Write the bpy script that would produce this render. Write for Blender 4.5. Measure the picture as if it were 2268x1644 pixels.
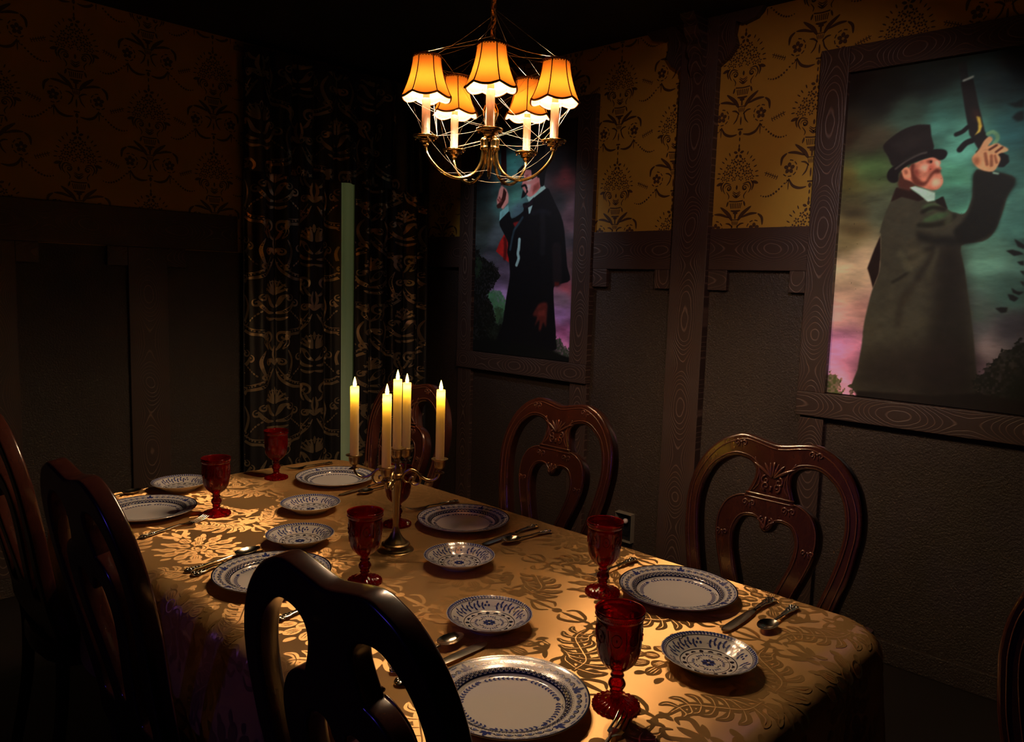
import bpy, bmesh, math, random
import numpy as np
from mathutils import Vector, Matrix
PI=math.pi
random.seed(7)
for o in list(bpy.data.objects): bpy.data.objects.remove(o)
SC=bpy.context.scene
COL=SC.collection
# ------------------------------------------------------------------ camera
cd=bpy.data.cameras.new('camera'); cam=bpy.data.objects.new('camera',cd); COL.objects.link(cam)
FPX=1723.63
cd.sensor_fit='HORIZONTAL'; cd.sensor_width=36.0; cd.lens=FPX/2268*36.0; cd.clip_start=.02
R_=Vector((0.69503727,-0.7183438,0.03008948)); U_=Vector((0.05932227,0.09900494,0.99331711)); F_=Vector((0.7165222,0.68860744,-0.11142591))
cam.matrix_world=Matrix(((R_.x,U_.x,-F_.x,0),(R_.y,U_.y,-F_.y,0),(R_.z,U_.z,-F_.z,1.48),(0,0,0,1)))
SC.camera=cam
# ------------------------------------------------------------------ world, view
w=bpy.data.worlds.new('world'); SC.world=w; w.use_nodes=True
w.node_tree.nodes['Background'].inputs[0].default_value=(.5,.45,.6,1); w.node_tree.nodes['Background'].inputs[1].default_value=.0004
vs=SC.view_settings; vs.view_transform='Standard'; vs.look='None'; vs.gamma=1; vs.use_curve_mapping=False; vs.exposure=0.0
# ------------------------------------------------------------------ lamps outside the frame (gel spots on the paintings, violet room light, added wall fill)
def spot(name,loc,target,energy,color,size,blend=.8,r=.05):
    l=bpy.data.lights.new(name,'SPOT'); l.energy=energy; l.color=color; l.spot_size=math.radians(size); l.spot_blend=blend; l.shadow_soft_size=r
    o=bpy.data.objects.new(name,l); COL.objects.link(o); o.location=loc
    o.rotation_euler=(Vector(target)-Vector(loc)).to_track_quat('-Z','Y').to_euler(); return o
E_BULB=2400.0      # bulb emission strength
E_CAND=0.28
spot('painting_spot',(1.35,.55,2.6),(3.24,1.0,1.70),52,(1,.93,.93),37)
spot('painting_spot',(1.9,3.2,2.6),(3.24,3.02,1.55),24,(.95,.90,1.0),50)
spot('wall_fill',(1.0,.2,2.6),(3.25,1.75,1.50),60,(.95,.58,.50),52)  # added fill lamp, lifts the post and the right wall
spot('violet_spot',(-1.1,1.25,1.7),(.66,1.25,.55),9.0,(.13,.07,1.0),60)
spot('violet_spot',(.2,-.9,2.5),(2.1,1.5,1.25),3.5,(.35,.16,1.0),34)
# ------------------------------------------------------------------ helpers
def tag(o,label=None,cat=None,group=None,kind=None):
    if label:o['label']=label
    if cat:o['category']=cat
    if group:o['group']=group
    if kind:o['kind']=kind
    return o
def empty(name,loc=(0,0,0),rz=0,**k):
    o=bpy.data.objects.new(name,None); COL.objects.link(o); o.location=loc; o.rotation_euler=(0,0,rz); o.empty_display_size=.05
    return tag(o,**k)
class MB:
    def __init__(s): s.v=[];s.f=[];s.m=[];s.n=0
    def add(s,V,Fc,m=0):
        V=np.asarray(V,float); s.v.append(V)
        for f in Fc: s.f.append([i+s.n for i in f]); s.m.append(m)
        s.n+=len(V); return s
    def mesh(s,name,mats,smooth=True,uvf=None,angle=35):
        me=bpy.data.meshes.new(name); V=np.concatenate(s.v) if s.v else np.zeros((0,3))
        me.from_pydata(V.tolist(),[],s.f)
        for m in mats: me.materials.append(m)
        me.polygons.foreach_set('material_index',s.m)
        me.polygons.foreach_set('use_smooth',[smooth]*len(s.f))
        if uvf is not None:
            L=me.uv_layers.new(name='UVMap'); idx=np.zeros(len(me.loops),int); me.loops.foreach_get('vertex_index',idx)
            uv=np.array([uvf(p) for p in V])[idx]; L.data.foreach_set('uv',uv.ravel())
        me.update()
        if smooth and angle<180:
            try: me.set_sharp_from_angle(angle=math.radians(angle))
            except Exception: pass
        return me
    def build(s,name,mats,parent=None,**k):
        if not isinstance(mats,(list,tuple)): mats=[mats]
        o=bpy.data.objects.new(name,s.mesh(name,mats,**k)); COL.objects.link(o)
        if parent: o.parent=parent
        return o
def link(me,name,parent=None):
    o=bpy.data.objects.new(name,me); COL.objects.link(o)
    if parent:o.parent=parent
    return o
def copy_tree(o,parent=None):
    c=o.copy(); COL.objects.link(c)
    if parent:c.parent=parent
    for ch in [x for x in list(bpy.data.objects) if x.parent==o]: copy_tree(ch,c)
    return c
def box(mb,a,b,m=0,ch=0.0):
    x0,y0,z0=a;x1,y1,z1=b
    if ch<=0:
        V=[(x0,y0,z0),(x1,y0,z0),(x1,y1,z0),(x0,y1,z0),(x0,y0,z1),(x1,y0,z1),(x1,y1,z1),(x0,y1,z1)]
        mb.add(V,[(0,3,2,1),(4,5,6,7),(0,1,5,4),(1,2,6,5),(2,3,7,6),(3,0,4,7)],m);return
    bm=bmesh.new(); bmesh.ops.create_cube(bm,size=1)
    for v in bm.verts: v.co=Vector(((x0+x1)/2+v.co.x*(x1-x0),(y0+y1)/2+v.co.y*(y1-y0),(z0+z1)/2+v.co.z*(z1-z0)))
    bmesh.ops.bevel(bm,geom=bm.edges[:]+bm.verts[:],offset=ch,segments=2,profile=.6,affect='EDGES')
    bm.verts.index_update(); mb.add([v.co[:] for v in bm.verts],[[v.index for v in f.verts] for f in bm.faces],m); bm.free()
def lathe(mb,prof,n=48,c=(0,0,0),m=0,rf=None,close=False):
    # prof [(r,z)], rf(r,z,theta)->r,z
    V=[];F=[];k=len(prof)
    for i in range(n):
        t=2*PI*i/n
        for r,z in prof:
            if rf: r,z=rf(r,z,t)
            V.append((c[0]+r*math.cos(t),c[1]+r*math.sin(t),c[2]+z))
    for i in range(n):
        j=(i+1)%n
        for a in range(k-1):
            q=[i*k+a,j*k+a,j*k+a+1,i*k+a+1]
            if prof[a][0]<1e-6: q=[i*k+a,j*k+a+1,i*k+a+1]
            elif prof[a+1][0]<1e-6: q=[i*k+a,j*k+a,i*k+a+1]
            F.append(q)
    mb.add(V,F,m)
def smooth_prof(P,n=4):
    # catmull-rom through profile points
    P=[tuple(p) for p in P]; out=[]
    for i in range(len(P)-1):
        p0=P[max(i-1,0)];p1=P[i];p2=P[i+1];p3=P[min(i+2,len(P)-1)]
        for k in range(n):
            t=k/n
            out.append(tuple(.5*((2*b)+(-a+c)*t+(2*a-5*b+4*c-d)*t*t+(-a+3*b-3*c+d)*t**3) for a,b,c,d in zip(p0,p1,p2,p3)))
    out.append(P[-1]); return out
def cat(P,n=6,closed=False):
    if closed:
        L=len(P);out=[]
        for i in range(L):
            p0,p1,p2,p3=P[i-1],P[i],P[(i+1)%L],P[(i+2)%L]
            for k in range(n):
                t=k/n; out.append(tuple(.5*((2*b)+(-a+c)*t+(2*a-5*b+4*c-d)*t*t+(-a+3*b-3*c+d)*t**3) for a,b,c,d in zip(p0,p1,p2,p3)))
        return out
    return smooth_prof(P,n)
def tube(mb,path,r,n=8,m=0,closed=False,cap=True,flat=1.0):
    P=[Vector(p) for p in path]; N=len(P)
    rr=r if callable(r) else (lambda t:r)
    T=[]
    for i in range(N):
        a=P[i-1] if (i>0 or closed) else P[i]; b=P[(i+1)%N] if (i<N-1 or closed) else P[i]
        d=(b-a); T.append(d.normalized() if d.length>1e-9 else Vector((0,0,1)))
    ref=Vector((0,0,1)) if abs(T[0].z)<.9 else Vector((1,0,0))
    u=T[0].cross(ref).normalized(); V=[]
    for i in range(N):
        u=(u-T[i]*u.dot(T[i])); u=u.normalized() if u.length>1e-6 else T[i].orthogonal().normalized()
        v=T[i].cross(u); q=rr(i/(N-1 if not closed else N))
        for k in range(n):
            a=2*PI*k/n; V.append(tuple(P[i]+u*(q*math.cos(a))+v*(q*flat*math.sin(a))))
    F=[]
    for i in range(N if closed else N-1):
        j=(i+1)%N
        for k in range(n): F.append([i*n+k,i*n+(k+1)%n,j*n+(k+1)%n,j*n+k])
    if cap and not closed: F.append(list(range(n))[::-1]); F.append([(N-1)*n+k for k in range(n)])
    mb.add(V,F,m)
def blob(mb,c,s,n=10,m=0,rot=0):
    V=[];F=[];a=n;b=n//2+1
    for j in range(b+1):
        ph=PI*j/b
        for i in range(a):
            t=2*PI*i/a; x=math.sin(ph)*math.cos(t)*s[0];y=math.sin(ph)*math.sin(t)*s[1]
            V.append((c[0]+x*math.cos(rot)-y*math.sin(rot),c[1]+x*math.sin(rot)+y*math.cos(rot),c[2]+math.cos(ph)*s[2]))
    for j in range(b):
        for i in range(a): F.append([j*a+i,(j+1)*a+i,(j+1)*a+(i+1)%a,j*a+(i+1)%a])
    mb.add(V,F,m)
# ------------------------------------------------------------------ materials
def mat(name,col=(.5,.5,.5),rough=.5,metal=0,spec=.5,coat=0,**k):
    m=bpy.data.materials.new(name); m.use_nodes=True; b=m.node_tree.nodes['Principled BSDF']
    b.inputs['Base Color'].default_value=(*col,1); b.inputs['Roughness'].default_value=rough; b.inputs['Metallic'].default_value=metal
    b.inputs['Specular IOR Level'].default_value=spec; b.inputs['Coat Weight'].default_value=coat
    for a,v in k.items(): b.inputs[a.replace('_',' ')].default_value=v
    return m
class N:
    def __init__(s,m): s.m=m; s.t=m.node_tree; s.b=s.t.nodes.get('Principled BSDF')
    def n(s,typ,**k):
        x=s.t.nodes.new(typ)
        for a,v in k.items():
            if a.startswith('i_'):
                key=a[2:]; key=int(key) if key.isdigit() else key.replace('_',' ')
                if isinstance(v,bpy.types.NodeSocket): s.t.links.new(v,x.inputs[key])
                else: x.inputs[key].default_value=v
            else: setattr(x,a,v)
        return x
    def L(s,a,b): s.t.links.new(a,b)
    def math(s,op,a,b=0.0,c=0.0):
        x=s.t.nodes.new('ShaderNodeMath'); x.operation=op
        for i,v in enumerate((a,b,c)):
            if isinstance(v,bpy.types.NodeSocket): s.t.links.new(v,x.inputs[i])
            else: x.inputs[i].default_value=v
        return x.outputs[0]
    def mix(s,f,a,b):
        x=s.t.nodes.new('ShaderNodeMix'); x.data_type='RGBA'
        for i,v in ((0,f),(6,a),(7,b)):
            if isinstance(v,bpy.types.NodeSocket): s.t.links.new(v,x.inputs[i])
            else: x.inputs[i].default_value=v if i==0 else (*v,1)
        return x.outputs[2]
    def noise(s,scale,detail=3,rough=.5,vec=None,dist=0):
        x=s.n('ShaderNodeTexNoise'); x.inputs['Scale'].default_value=scale; x.inputs['Detail'].default_value=detail; x.inputs['Roughness'].default_value=rough; x.inputs['Distortion'].default_value=dist
        if vec is None: vec=s.obj()
        s.L(vec,x.inputs['Vector']); return x.outputs[0]
    def obj(s):
        if not hasattr(s,'tc'): s.tc=s.n('ShaderNodeTexCoord')
        return s.tc.outputs['Object']
    def uv(s):
        if not hasattr(s,'tc'): s.tc=s.n('ShaderNodeTexCoord')
        return s.tc.outputs['UV']
    def bump(s,h,st=.3,d=.01):
        x=s.n('ShaderNodeBump'); x.inputs['Strength'].default_value=st; x.inputs['Distance'].default_value=d; s.L(h,x.inputs['Height']); s.L(x.outputs[0],s.b.inputs['Normal']); return x
def wall_paint(name,col,bs,rough=.4):
    m=mat(name,col,rough); q=N(m); h=q.noise(bs,4,.6); q.bump(h,.9,.006)
    v=q.noise(3,3); q.L(q.mix(v,tuple(c*.8 for c in col),tuple(c*1.25 for c in col)),q.b.inputs['Base Color']); return m
M={}
M['panel']=wall_paint('panel_paint',(.032,.020,.014),130,.42)
M['ceil']=wall_paint('ceiling_paint',(.006,.005,.005),60,.7)
M['floor']=mat('floor_boards',(.012,.008,.006),.45)
def wood_trim():
    m=mat('grained_trim',(.06,.035,.03),.5); q=N(m); sp=q.n('ShaderNodeSeparateXYZ'); q.L(q.uv(),sp.inputs[0])
    u,v=sp.outputs[0],sp.outputs[1]
    nz=q.noise(2.2,2,.5,q.uv()); nz2=q.noise(14,2,.5,q.uv())
    u2=q.math('MULTIPLY',q.math('MULTIPLY',u,u),560.0)
    vv=q.math('ADD',q.math('MULTIPLY',v,15.0),q.math('MULTIPLY',nz,5.0))
    F=q.math('SUBTRACT',u2,q.math('MULTIPLY',q.math('COSINE',vv),1.5)); F=q.math('ADD',F,q.math('MULTIPLY',nz2,.35)); F=q.math('ADD',F,q.math('MULTIPLY',nz,1.6))
    fr=q.math('FRACT',q.math('MULTIPLY',F,1.9)); d=q.math('ABSOLUTE',q.math('SUBTRACT',fr,.5))
    r=q.n('ShaderNodeMapRange'); q.L(d,r.inputs[0]); r.inputs[1].default_value=.02; r.inputs[2].default_value=.12; r.inputs[3].default_value=1; r.inputs[4].default_value=0
    wear=q.math('MULTIPLY',r.outputs[0],q.math('GREATER_THAN',q.noise(6,3,.6,q.uv()),.35))
    lin=q.math('MULTIPLY',r.outputs[0],q.math('ADD',.25,q.math('MULTIPLY',q.noise(5,3,.6,q.uv()),.9)))
    q.L(q.mix(lin,(.040,.022,.017),(.15,.09,.066)),q.b.inputs['Base Color'])
    q.bump(q.math('MULTIPLY',lin,-1.0),.5,.002); return m
M['trim']=wood_trim()
def wallpaper():
    m=mat('mustard_wallpaper',(.62,.34,.04),.62); q=N(m); a=q.noise(2.5,4,.6); b=q.noise(90,3)
    q.L(q.mix(a,(.31,.17,.018),(.45,.26,.031)),q.b.inputs['Base Color']); q.bump(b,.15,.002); return m
M['paper']=wallpaper(); M['stencil']=mat('stencil_ink',(.06,.028,.012),.5)
def mahog():
    m=mat('mahogany',(.06,.012,.006),.22,coat=.4); q=N(m)
    mp=q.n('ShaderNodeMapping'); q.L(q.obj(),mp.inputs[0]); mp.inputs['Scale'].default_value=(9,9,2.2)
    a=q.noise(4,4,.6,mp.outputs[0],1.0); q.L(q.mix(a,(.020,.005,.004),(.062,.017,.010)),q.b.inputs['Base Color']); m.node_tree.nodes['Principled BSDF'].inputs['Coat Roughness'].default_value=.18; return m
M['wood']=mahog(); M['carve']=mat('carved_mahogany',(.085,.027,.016),.25,coat=.4)
M['seat']=mat('seat_fabric',(.02,.012,.015),.8)
M['brass']=mat('polished_brass',(.85,.58,.22),.16,1); M['abrass']=mat('antique_brass',(.42,.29,.13),.33,1)
q=N(M['abrass']); q.L(q.mix(q.noise(30,3),(.30,.20,.09),(.52,.37,.18)),q.b.inputs['Base Color'])
M['silver']=mat('old_silver',(.62,.56,.46),.18,1)
q=N(M['silver']); q.bump(q.noise(120,2),.06,.001)
M['china']=mat('white_china',(.56,.52,.50),.12,spec=.5,coat=.3)
M['blue']=mat('cobalt_glaze',(.030,.040,.16),.15); M['navy']=mat('dark_glaze',(.012,.012,.03),.15); M['palebl']=mat('washed_blue_glaze',(.10,.12,.26),.15)
def cloth(name,col,tan,rough=.74,an=.85):
    m=mat(name,col,.8,spec=.2); q=N(m); tn=q.n('ShaderNodeTangent'); tn.direction_type='UV_MAP'
    g=q.n('ShaderNodeBsdfAnisotropic'); g.inputs['Color'].default_value=(1.0,.62,.27,1); g.inputs['Roughness'].default_value=rough; g.inputs['Anisotropy'].default_value=an; g.inputs['Rotation'].default_value=tan
    q.L(tn.outputs[0],g.inputs['Tangent'])
    mx=q.n('ShaderNodeMixShader'); mx.inputs[0].default_value=.60; q.L(q.b.outputs[0],mx.inputs[1]); q.L(g.outputs[0],mx.inputs[2])
    q.L(mx.outputs[0],q.t.nodes['Material Output'].inputs[0])
    a=q.noise(7,4,.6); q.L(q.mix(a,tuple(c*.86 for c in col),tuple(c*1.1 for c in col)),q.b.inputs['Base Color']); q.bump(q.noise(11,4,.55),.25,.012)
    return m
M['cloth']=cloth('damask_ground',(.66,.385,.15),0.25); M['damask']=cloth('damask_figure',(.44,.245,.085),0.0)
def curtain_m(name,col,rough,metal,spec=.5):
    m=mat(name,col,rough,metal,spec); q=N(m); q.bump(q.noise(60,3),.2,.004); return m
M['curt']=curtain_m('black_satin',(.010,.007,.007),.42,0,.6); M['cfig']=curtain_m('gold_brocade',(.62,.45,.28),.30,.85)
def translucent(name,col,tcol,f=.55):
    m=bpy.data.materials.new(name); m.use_nodes=True; q=N(m); t=q.t; t.nodes.remove(q.b)
    d=q.n('ShaderNodeBsdfDiffuse'); d.inputs[0].default_value=(*col,1); tr=q.n('ShaderNodeBsdfTranslucent'); tr.inputs[0].default_value=(*tcol,1)
    mx=q.n('ShaderNodeMixShader'); mx.inputs[0].default_value=f; q.L(d.outputs[0],mx.inputs[1]); q.L(tr.outputs[0],mx.inputs[2]); q.L(mx.outputs[0],t.nodes['Material Output'].inputs[0]); return m
M['lace']=translucent('pale_lace',(.62,.70,.54),(.7,.85,.6),.45)
M['shade']=translucent('amber_shade_fabric',(.50,.22,.05),(.032,.0088,.0008),.5)
M['shtrim']=mat('braid_trim',(.10,.035,.015),.7); M['shlin']=translucent('shade_lining',(.9,.7,.45),(.8,.4,.1),.3)
M['wax']=translucent('candle_wax',(.72,.66,.60),(.95,.72,.22),.5)
M['sleeve']=mat('candle_sleeve',(.50,.41,.37),.35)
def emis(name,col,s):
    m=bpy.data.materials.new(name); m.use_nodes=True; q=N(m); q.t.nodes.remove(q.b); e=q.n('ShaderNodeEmission'); e.inputs[0].default_value=(*col,1); e.inputs[1].default_value=s
    q.L(e.outputs[0],q.t.nodes['Material Output'].inputs[0]); return m
M['bulb']=emis('bulb_glow',(1,.70,.42),E_BULB); M['flame']=emis('flame_tip_glow',(1,.66,.12),14.0)
def ruby():
    m=bpy.data.materials.new('ruby_glass'); m.use_nodes=True; q=N(m); q.t.nodes.remove(q.b)
    tr=q.n('ShaderNodeBsdfTransparent'); tr.inputs[0].default_value=(.60,.015,.012,1)
    d=q.n('ShaderNodeBsdfDiffuse'); d.inputs[0].default_value=(.30,.003,.004,1); tl=q.n('ShaderNodeBsdfTranslucent'); tl.inputs[0].default_value=(.45,.004,.005,1)
    g=q.n('ShaderNodeBsdfGlossy'); g.inputs['Color'].default_value=(1,.85,.85,1); g.inputs['Roughness'].default_value=.07
    a=q.n('ShaderNodeMixShader'); a.inputs[0].default_value=.5; q.L(d.outputs[0],a.inputs[1]); q.L(tl.outputs[0],a.inputs[2])
    b=q.n('ShaderNodeMixShader'); b.inputs[0].default_value=.42; q.L(tr.outputs[0],b.inputs[1]); q.L(a.outputs[0],b.inputs[2])
    f=q.n('ShaderNodeFresnel'); f.inputs[0].default_value=1.5
    c=q.n('ShaderNodeMixShader'); q.L(f.outputs[0],c.inputs[0]); q.L(b.outputs[0],c.inputs[1]); q.L(g.outputs[0],c.inputs[2]); q.L(c.outputs[0],q.t.nodes['Material Output'].inputs[0]); return m
M['ruby']=ruby()
M['web']=mat('web_fibre',(.40,.36,.32),.6); M['cord']=mat('gold_cord',(.45,.27,.09),.6)
M['black']=mat('black_plastic',(.008,.008,.010),.35); M['steel']=mat('steel_edge',(.40,.35,.26),.4,.6)
M['canvas']=mat('oil_paint',(.5,.5,.5),.55,spec=.3)
q=N(M['canvas']); at=q.n('ShaderNodeAttribute'); at.attribute_name='Col'; q.L(at.outputs['Color'],q.b.inputs['Base Color']); q.bump(q.noise(160,3),.12,.002)
# ------------------------------------------------------------------ stencil drawing kit: every motif is strips of quads in (u,v)
class Pat:
    def __init__(s): s.v=[];s.f=[];s.n=0
    def quadstrip(s,L,Rr):
        k=len(L); V=np.empty((2*k,2)); V[0::2]=L; V[1::2]=Rr; s.v.append(V)
        for i in range(k-1): s.f.append([s.n+2*i,s.n+2*i+1,s.n+2*i+3,s.n+2*i+2])
        s.n+=2*k
    def stroke(s,P,w,n=5,prof='taper'):
        C=np.array(cat([tuple(p) for p in P],n)); d=np.gradient(C,axis=0); d/=np.linalg.norm(d,axis=1)[:,None]+1e-12; nn=np.stack([-d[:,1],d[:,0]],1)
        t=np.linspace(0,1,len(C))
        if prof=='taper': ww=np.sin(PI*np.clip(t*.92+.05,0,1))**.7
        elif prof=='leaf': ww=np.sin(PI*t)**.8
        elif prof=='drop': ww=np.sqrt(np.clip(1-t,0,1))*np.sin(PI*np.clip(t*1.6+.12,0,.5)) 
        else: ww=np.ones(len(C))
        ww=(ww*w/2)[:,None]; s.quadstrip(C+nn*ww,C-nn*ww)
    def leaf(s,x,y,a,l,w,bend=0,n=3):
        c,sn=math.cos(a),math.sin(a); s.stroke([(x,y),(x+l*.5*c-bend*l*sn,y+l*.5*sn+bend*l*c),(x+l*c,y+l*sn)],w,n,'leaf')
    def dot(s,x,y,r,n=8):
        a=np.linspace(0,PI,n//2+1); s.quadstrip(np.stack([x+r*np.cos(a),y+r*np.sin(a)],1),np.stack([x+r*np.cos(a),y-r*np.sin(a)],1))
    def ring(s,x,y,r,w,a0=0,a1=2*PI,n=16):
        a=np.linspace(a0,a1,n+1); s.quadstrip(np.stack([x+(r+w/2)*np.cos(a),y+(r+w/2)*np.sin(a)],1),np.stack([x+(r-w/2)*np.cos(a),y+(r-w/2)*np.sin(a)],1))
    def spiral(s,x,y,r,a0,turns,w,n=14):
        a=np.linspace(0,turns*2*PI,n); rr=r*(1-.85*np.linspace(0,1,n)); s.stroke(list(zip(x+rr*np.cos(a0+a),y+rr*np.sin(a0+a))),w,2)
    def arr(s): return (np.concatenate(s.v) if s.v else np.zeros((0,2))),s.f
    def put(s,o,mx=1,my=1,rot=0,dx=0,dy=0,sc=1):
        V,F=o.arr(); V=V*[mx*sc,my*sc]; c,sn=math.cos(rot),math.sin(rot); V=V@np.array([[c,sn],[-sn,c]])+[dx,dy]
        s.v.append(V); s.f+= [[i+s.n for i in f] for f in F]; s.n+=len(V)
    def emit(s,mb,fn,m,keep=None):
        V,F=s.arr()
        if keep is not None:
            k=keep(V); F=[f for f in F if all(k[i] for i in f)]
        used=sorted({i for f in F for i in f}); mp={a:b for b,a in enumerate(used)}
        if used: mb.add(fn(V[used]),[[mp[i] for i in f] for f in F],m)

# ------------------------------------------------------------------ room shell. right wall panels at x=3.25, far wall panels at y=3.975
XR,YB,ZC=3.25,3.975,2.69
XL,YF=-1.6,-1.6
RAIL0,RAIL1=1.570,1.757
def shell(name,a,b,m):
    mb=MB(); box(mb,a,b); o=mb.build(name,m,smooth=False); o['kind']='structure'; return o
shell('floor',(XL-.1,YF-.1,-.1),(XR+.1,YB+.1,0),M['floor']); shell('ceiling',(XL-.1,YF-.1,ZC),(XR+.1,YB+.1,ZC+.1),M['ceil'])
shell('wall_left',(XL-.1,YF-.1,0),(XL,YB+.1,ZC),M['panel']); shell('wall_front',(XL,YF-.1,0),(XR+.1,YF,ZC),M['panel'])
# wallpaper motif tile: column pitch PX, repeat .494, half drop
PX,PZ=.333,.494
def paper_motif():
    p=Pat(); s=1.0
    for k in range(5):
        a=PI/2+k*2*PI/5; p.leaf(.006*math.cos(a),-.035+.006*math.sin(a),a,.020,.012)
    p.leaf(0,-.012,PI/2,.018,.008)
    rs=random.Random(3)
    spots=[(.0,-.075,.013),(.024,-.068,.012),(.046,-.092,.012),(.018,-.1,.013),(.06,-.118,.012),(.035,-.122,.013),(.0,-.125,.012),(.07,-.142,.010),(.018,-.145,.010),(.048,-.146,.010)]
    for x,y,r in spots:
        for sx in ((1,-1) if x>0 else (1,)):
            a0=rs.random()*6
            for k in range(5):
                a=a0+k*2*PI/5; p.leaf(sx*x+.003*math.cos(a),y+.003*math.sin(a),a,r*.95,r*.62,n=2)
    for x,y,a in ((.055,-.062,.9),(.066,-.075,.6),(.075,-.1,.5),(.082,-.12,.2),(.085,-.138,-.1),(.04,-.045,1.2)):
        for sx in (1,-1): p.leaf(sx*x,y,a if sx>0 else PI-a,.018,.006)
    for sx in (1,-1):
        p.spiral(sx*.04,-.187,.018,0 if sx>0 else PI,1.15*sx,.006); p.ring(sx*.04,-.187,.006,.004,n=8)
        p.stroke([(sx*.028,-.17),(sx*.055,-.163),(sx*.068,-.185),(sx*.056,-.21)],.007)
        p.leaf(sx*.072,-.16,-.35 if sx>0 else PI+.35,.032,.014); p.stroke([(sx*.05,-.2),(sx*.036,-.22),(sx*.04,-.235)],.005)
        p.stroke([(sx*.066,-.155),(sx*.078,-.175),(sx*.072,-.2)],.008)
        # plumes under the urn
        p.stroke([(sx*.014,-.33),(sx*.035,-.30),(sx*.075,-.268)],.017); p.leaf(sx*.045,-.268,PI/2+.3*sx,.026,.009)
        p.stroke([(sx*.03,-.316),(sx*.07,-.302),(sx*.105,-.30)],.012); p.stroke([(sx*.108,-.302),(sx*.128,-.32),(sx*.132,-.352)],.012)
        p.stroke([(sx*.012,-.35),(sx*.02,-.38),(sx*.036,-.40)],.007); p.stroke([(sx*.009,-.36),(sx*.026,-.345),(sx*.045,-.342)],.008)
        # medallion ring with flower
        x,y=sx*.094,-.365
        for k in range(9):
            a=k*2*PI/9-.5
            if abs(math.cos(a)-sx)>.4: p.ring(x,y,.034,.005,a,a+.45,3)
        for k in range(5):
            a=PI/2+k*2*PI/5; p.leaf(x+.004*math.cos(a),y+.004*math.sin(a),a,.021,.017)
        # ribbon and swag
        p.stroke([(sx*.094,-.408),(sx*.075,-.438),(sx*.045,-.45),(sx*.014,-.446)],.012); p.stroke([(sx*.094,-.41),(sx*.094,-.455)],.005); p.stroke([(sx*.09,-.408),(sx*.108,-.43)],.004)
        for k in range(11):
            t=k/10; p.dot(sx*(.10+.115*t),-.415-.055*math.sin(PI*t*.62)*1.15+.0*t,.0052*(.6+.4*math.sin(PI*t))) 
        for k in range(6):
            t=k/5; bx,by=sx*(.145+.05*t),-.40+.0*t+.02*t
            p.leaf(bx,by,(.5 if sx>0 else PI-.5),.012,.004); p.leaf(bx,by,(-.9 if sx>0 else PI+.9),.012,.004); p.leaf(bx,by,(1.6 if sx>0 else PI-1.6),.010,.004)
    for k in (-1,1): p.stroke([(k*.02,-.205),(0,-.222),(k*-.001,-.222)],.006)
    p.stroke([(-.02,-.215),(0,-.228),(.02,-.215)],.007); p.stroke([(-.018,-.2),(0,-.21),(.018,-.2)],.005); p.leaf(0,-.195,PI/2,.022,.01)
    p.stroke([(-.034,-.243),(0,-.246),(.034,-.243)],.006,prof='flat')
    for k in range(-3,4): p.stroke([(k*.009,-.252),(k*.0075,-.276)],.0045,2,'flat')
    p.stroke([(-.024,-.285),(0,-.289),(.024,-.285)],.011); p.stroke([(-.012,-.296),(0,-.298),(.012,-.296)],.010); p.stroke([(0,-.302),(0,-.322)],.008,2,'flat'); p.stroke([(-.014,-.326),(.014,-.326)],.004,2,'flat')
    for k in (-2,-1,0,1,2): p.leaf(k*.005,-.352,PI/2-k*.12,.024,.004)
    p.leaf(0,-.408,PI/2,.04,.008); p.stroke([(-.012,-.425),(.012,-.425)],.007,2,'flat'); p.leaf(0,-.452,PI/2,.022,.014); p.leaf(0,-.478,PI/2,.02,.007)
    return p
PM=paper_motif()
def papered_wall(name,fn,cols,z_tip,u0,u1,back):
    mb=MB(); box(mb,*back[0]); box(mb,*back[1],m=1)
    P=Pat()
    for i,u in enumerate(cols):
        for k in range(-1,4):
            P.put(PM,dx=u,dy=z_tip+(PZ/2 if i%2 else 0)-k*PZ+ (0))
    P.emit(mb,fn,2,keep=lambda V:(V[:,0]>u0)&(V[:,0]<u1)&(V[:,1]>1.6)&(V[:,1]<ZC-.002))
    o=mb.build(name,[M['panel'],M['paper'],M['stencil']],smooth=False); o['kind']='structure'; return o
TH=.012
papered_wall('wall_right',lambda V:np.stack([np.full(len(V),XR-TH-.0006),V[:,0],V[:,1]],1),[2.42-PX*i for i in range(-5,12)],2.615+PZ/2,YF,YB-TH,
   [((XR,YF-.1,0),(XR+.1,YB+.1,ZC)),((XR-TH,YF,1.6),(XR,YB,ZC))])
papered_wall('wall_back',lambda V:np.stack([V[:,0],np.full(len(V),YB-TH-.0006),V[:,1]],1),[.906+.32*i for i in range(-7,8)],2.62+PZ/2+PZ/2,XL,XR-TH,
   [((XL-.1,YB,0),(XR,YB+.1,ZC)),((XL,YB-TH,1.6),(XR-TH,YB,ZC))])
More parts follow.
